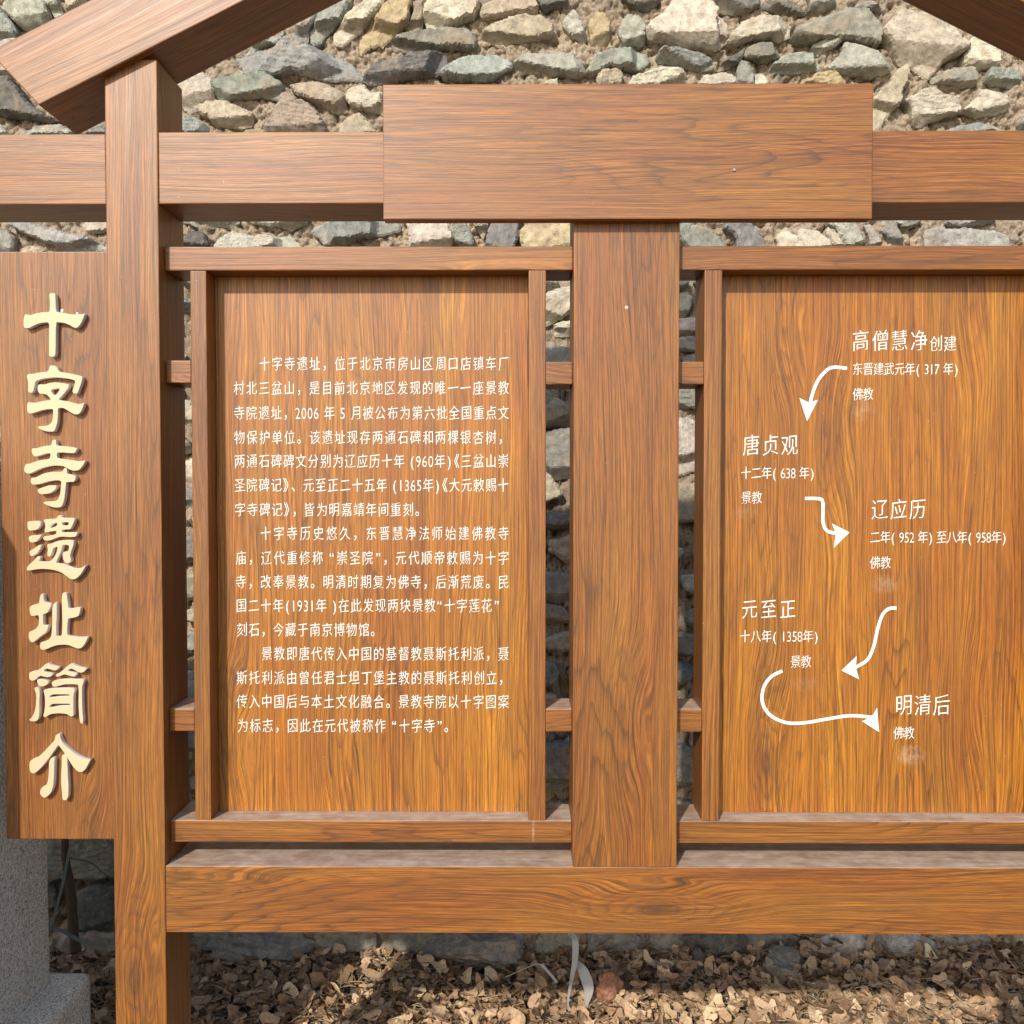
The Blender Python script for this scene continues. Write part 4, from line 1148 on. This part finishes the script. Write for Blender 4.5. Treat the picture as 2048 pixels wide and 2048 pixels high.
brick = boulder("broken_brick", *G(1220, 1972, GZ + 0.085), GZ + 0.085, 0.058, 0.045, 0.092, 51, (0.33, 0.16, 0.10), sub=5, rough=0.25)
brick.rotation_euler = (0.2, -0.35, 0.3)
tag(brick, "broken orange red brick lump with a dark stain lying on dry leaves", "brick")
BRICKM = tinted("fired_brick", 0.92, 150, 30, 0.45, (0.05, 0.05, 0.055), 0.55, 0.6, 0.003, 0.25)
brick.data.materials[0] = BRICKM

def ribbon(name, pts, width, mat, label, cat, thick=0.0006, twist=None):
    """flat band through points, with a real thickness"""
    cv = [Vector(q) for q in catmull(pts, 6)]
    V, F = [], []
    for i, p in enumerate(cv):
        d = (cv[min(i + 1, len(cv) - 1)] - cv[max(i - 1, 0)]).normalized()
        tw = twist(i / (len(cv) - 1)) if twist else 0.0
        sdir = d.cross(Vector((0.2, -1, 0.35))).normalized()
        sdir = Matrix.Rotation(tw, 3, d) @ sdir
        nrm = d.cross(sdir).normalized() * thick
        w = width(i / (len(cv) - 1)) if callable(width) else width
        V += [tuple(p + sdir * w / 2 + nrm), tuple(p - sdir * w / 2 + nrm), tuple(p - sdir * w / 2 - nrm), tuple(p + sdir * w / 2 - nrm)]
        if i:
            a = 4 * (i - 1); b_ = a + 4
            for k in range(4):
                F.append((a + k, a + (k + 1) % 4, b_ + (k + 1) % 4, b_ + k))
    F += [(3, 2, 1, 0), tuple(len(V) - 4 + k for k in range(4))]
    me = mesh_of(name, V, F)
    for p in me.polygons: p.use_smooth = False
    o = link(name, me, mat)
    return tag(o, label, cat)

m, nt, b = newmat("white_plastic_film")
b.inputs['Base Color'].default_value = (0.40, 0.39, 0.375, 1); b.inputs['Roughness'].default_value = 0.4
b.inputs['Transmission Weight'].default_value = 0.25
FILM = m
def at(px, py, y): 
    x_, z_ = P(px, py, y); return (x_, y, z_)
ribbon("plastic_strap", [at(1138, 1866, 1.20), at(1150, 1880, 1.17), at(1150, 1920, 1.15), at(1143, 1960, 1.14), at(1136, 2010, 1.15), at(1150, 2030, 1.14), at(1160, 2060, 1.12)],
       lambda t: 0.016 + 0.008 * math.sin(t * 7), FILM, "limp white plastic strap hanging down to the leaves below the middle post", "plastic strap", twist=lambda t: 0.5 * math.sin(t * 5))
ribbon("plastic_scrap", [at(1150, 1922, 1.20), at(1165, 1940, 1.18), at(1177, 1975, 1.16), at(1174, 2005, 1.16), at(1168, 2045, 1.15)],
       lambda t: 0.010 + 0.030 * math.sin(min(1, t * 1.25) * math.pi) ** 1.2, FILM, "crumpled translucent white plastic scrap beside the hanging strap", "litter", twist=lambda t: 0.6 * t)
ribbon("plastic_strip", [at(1010, 1955, 1.28), at(1050, 1937, 1.26), at(1078, 1928, 1.25), at(1095, 1942, 1.24), at(1114, 1965, 1.23)],
       lambda t: 0.003 + 0.007 * (t > 0.55), FILM, "thin bent white plastic strip lying on leaves left of the strap", "litter")

TWIG = plain("dry_wood", (0.40, 0.29, 0.16), 0.8, 0.35, 60)
BARK = plain("dead_bark", (0.10, 0.066, 0.042), 0.9, 0.4, 60, 0.2, 0.5)
CABLE = plain("dark_green_cable", (0.03, 0.055, 0.045), 0.5, 0.2, 40)
def tube(name, pts, rad, mat, parent=None, seg=8):
    cv = [Vector(q) for q in catmull(pts, 6)]
    V, F = [], []
    for i, p in enumerate(cv):
        d = (cv[min(i + 1, len(cv) - 1)] - cv[max(i - 1, 0)]).normalized()
        a = d.cross(Vector((0.31, 0.9, 0.2))).normalized(); b_ = d.cross(a)
        t_ = i / (len(cv) - 1)
        r = rad(t_) if callable(rad) else rad
        r *= 1 + 0.05 * math.sin(i * 1.3)
        for k in range(seg):
            an = 2 * math.pi * k / seg
            V.append(tuple(p + (a * math.cos(an) + b_ * math.sin(an)) * r))
        if i:
            for k in range(seg):
                F.append(((i - 1) * seg + k, (i - 1) * seg + (k + 1) % seg, i * seg + (k + 1) % seg, i * seg + k))
    F += [tuple(reversed(range(seg))), tuple(len(V) - seg + k for k in range(seg))]
    return link(name, mesh_of(name, V, F, smooth=True), mat, parent)
tag(tube("stick", [at(960, 1990, 1.30), at(985, 2010, 1.27), at(1010, 2030, 1.25), at(1045, 2055, 1.22)], 0.0062, TWIG), "pale bare stick lying among the leaves below the left panel", "stick")
tag(tube("twig", [at(840, 2046, 1.22), at(868, 2030, 1.23), at(900, 2018, 1.24)], 0.0022, TWIG), "thin pale twig on the leaves left of the bare stick", "twig")
tag(tube("ground_cable", [(-1.75, 1.12, GZ + 0.02), at(166, 2030, 1.16), at(200, 2034, 1.14), at(232, 2033, 1.13), (-1.15, 1.12, GZ + 0.02), (-0.8, 1.2, GZ)], 0.0075, CABLE), "dark green cable on the ground beside the left post", "cable")
tag(boulder("paper_scrap", *G(175, 2014, GZ + 0.03), GZ + 0.03, 0.026, 0.016, 0.016, 71, (0.62, 0.60, 0.56), PAINT, 3, 0.5), "crumpled white paper scrap beside the granite base", "litter")
butt = thing("cigarette_end", "orange tipped cigarette end on the leaves right of the left post", "cigarette end", (*G(425, 2019, GZ + 0.035), GZ + 0.035))
c0 = Vector(butt.location)
tube("filter", [c0 + Vector((-0.012, 0, 0.01)), c0 + Vector((0.0, 0.001, 0.011)), c0 + Vector((0.010, 0.002, 0.012))], 0.0038, plain("filter_paper", (0.50, 0.22, 0.08), 0.8), butt)
tube("paper", [c0 + Vector((0.0102, 0.002, 0.012)), c0 + Vector((0.014, 0.0025, 0.012)), c0 + Vector((0.018, 0.003, 0.012))], 0.0037, PAINT, butt)

# dead sapling behind the gap at the lower left, with the band that ties it
sap = thing("sapling", "thin dead sapling stem standing between the granite stele and the left post", "tree", (P(150, 1880, 1.42)[0], 1.42, GZ))
tube("trunk", [at(152, 1905, 1.40), at(146, 1850, 1.41), at(143, 1790, 1.42), at(133, 1730, 1.42), at(130, 1680, 1.43), at(136, 1500, 1.45), at(150, 1300, 1.46)], lambda t: 0.020 - 0.009 * t, BARK, sap)
tube("branch", [at(131, 1715, 1.42), at(180, 1725, 1.40), at(205, 1745, 1.39), at(228, 1760, 1.38)], lambda t: 0.003 - 0.0015 * t, BARK, sap, 6)
STRAP = plain("grey_green_band", (0.16, 0.18, 0.16), 0.5, 0.15, 50)
ribbon("tie_band", [at(142, 1690, 1.40), at(138, 1705, 1.39), at(126, 1765, 1.36), at(112, 1820, 1.33), at(102, 1852, 1.30)], 0.010, STRAP, "grey green band tying the dead sapling to the granite base", "strap")
ribbon("ground_band", [at(100, 1855, 1.30), at(125, 1862, 1.31), at(150, 1876, 1.32), at(185, 1890, 1.32)], 0.013, STRAP, "grey green band lying on leaves at the sapling foot", "strap")
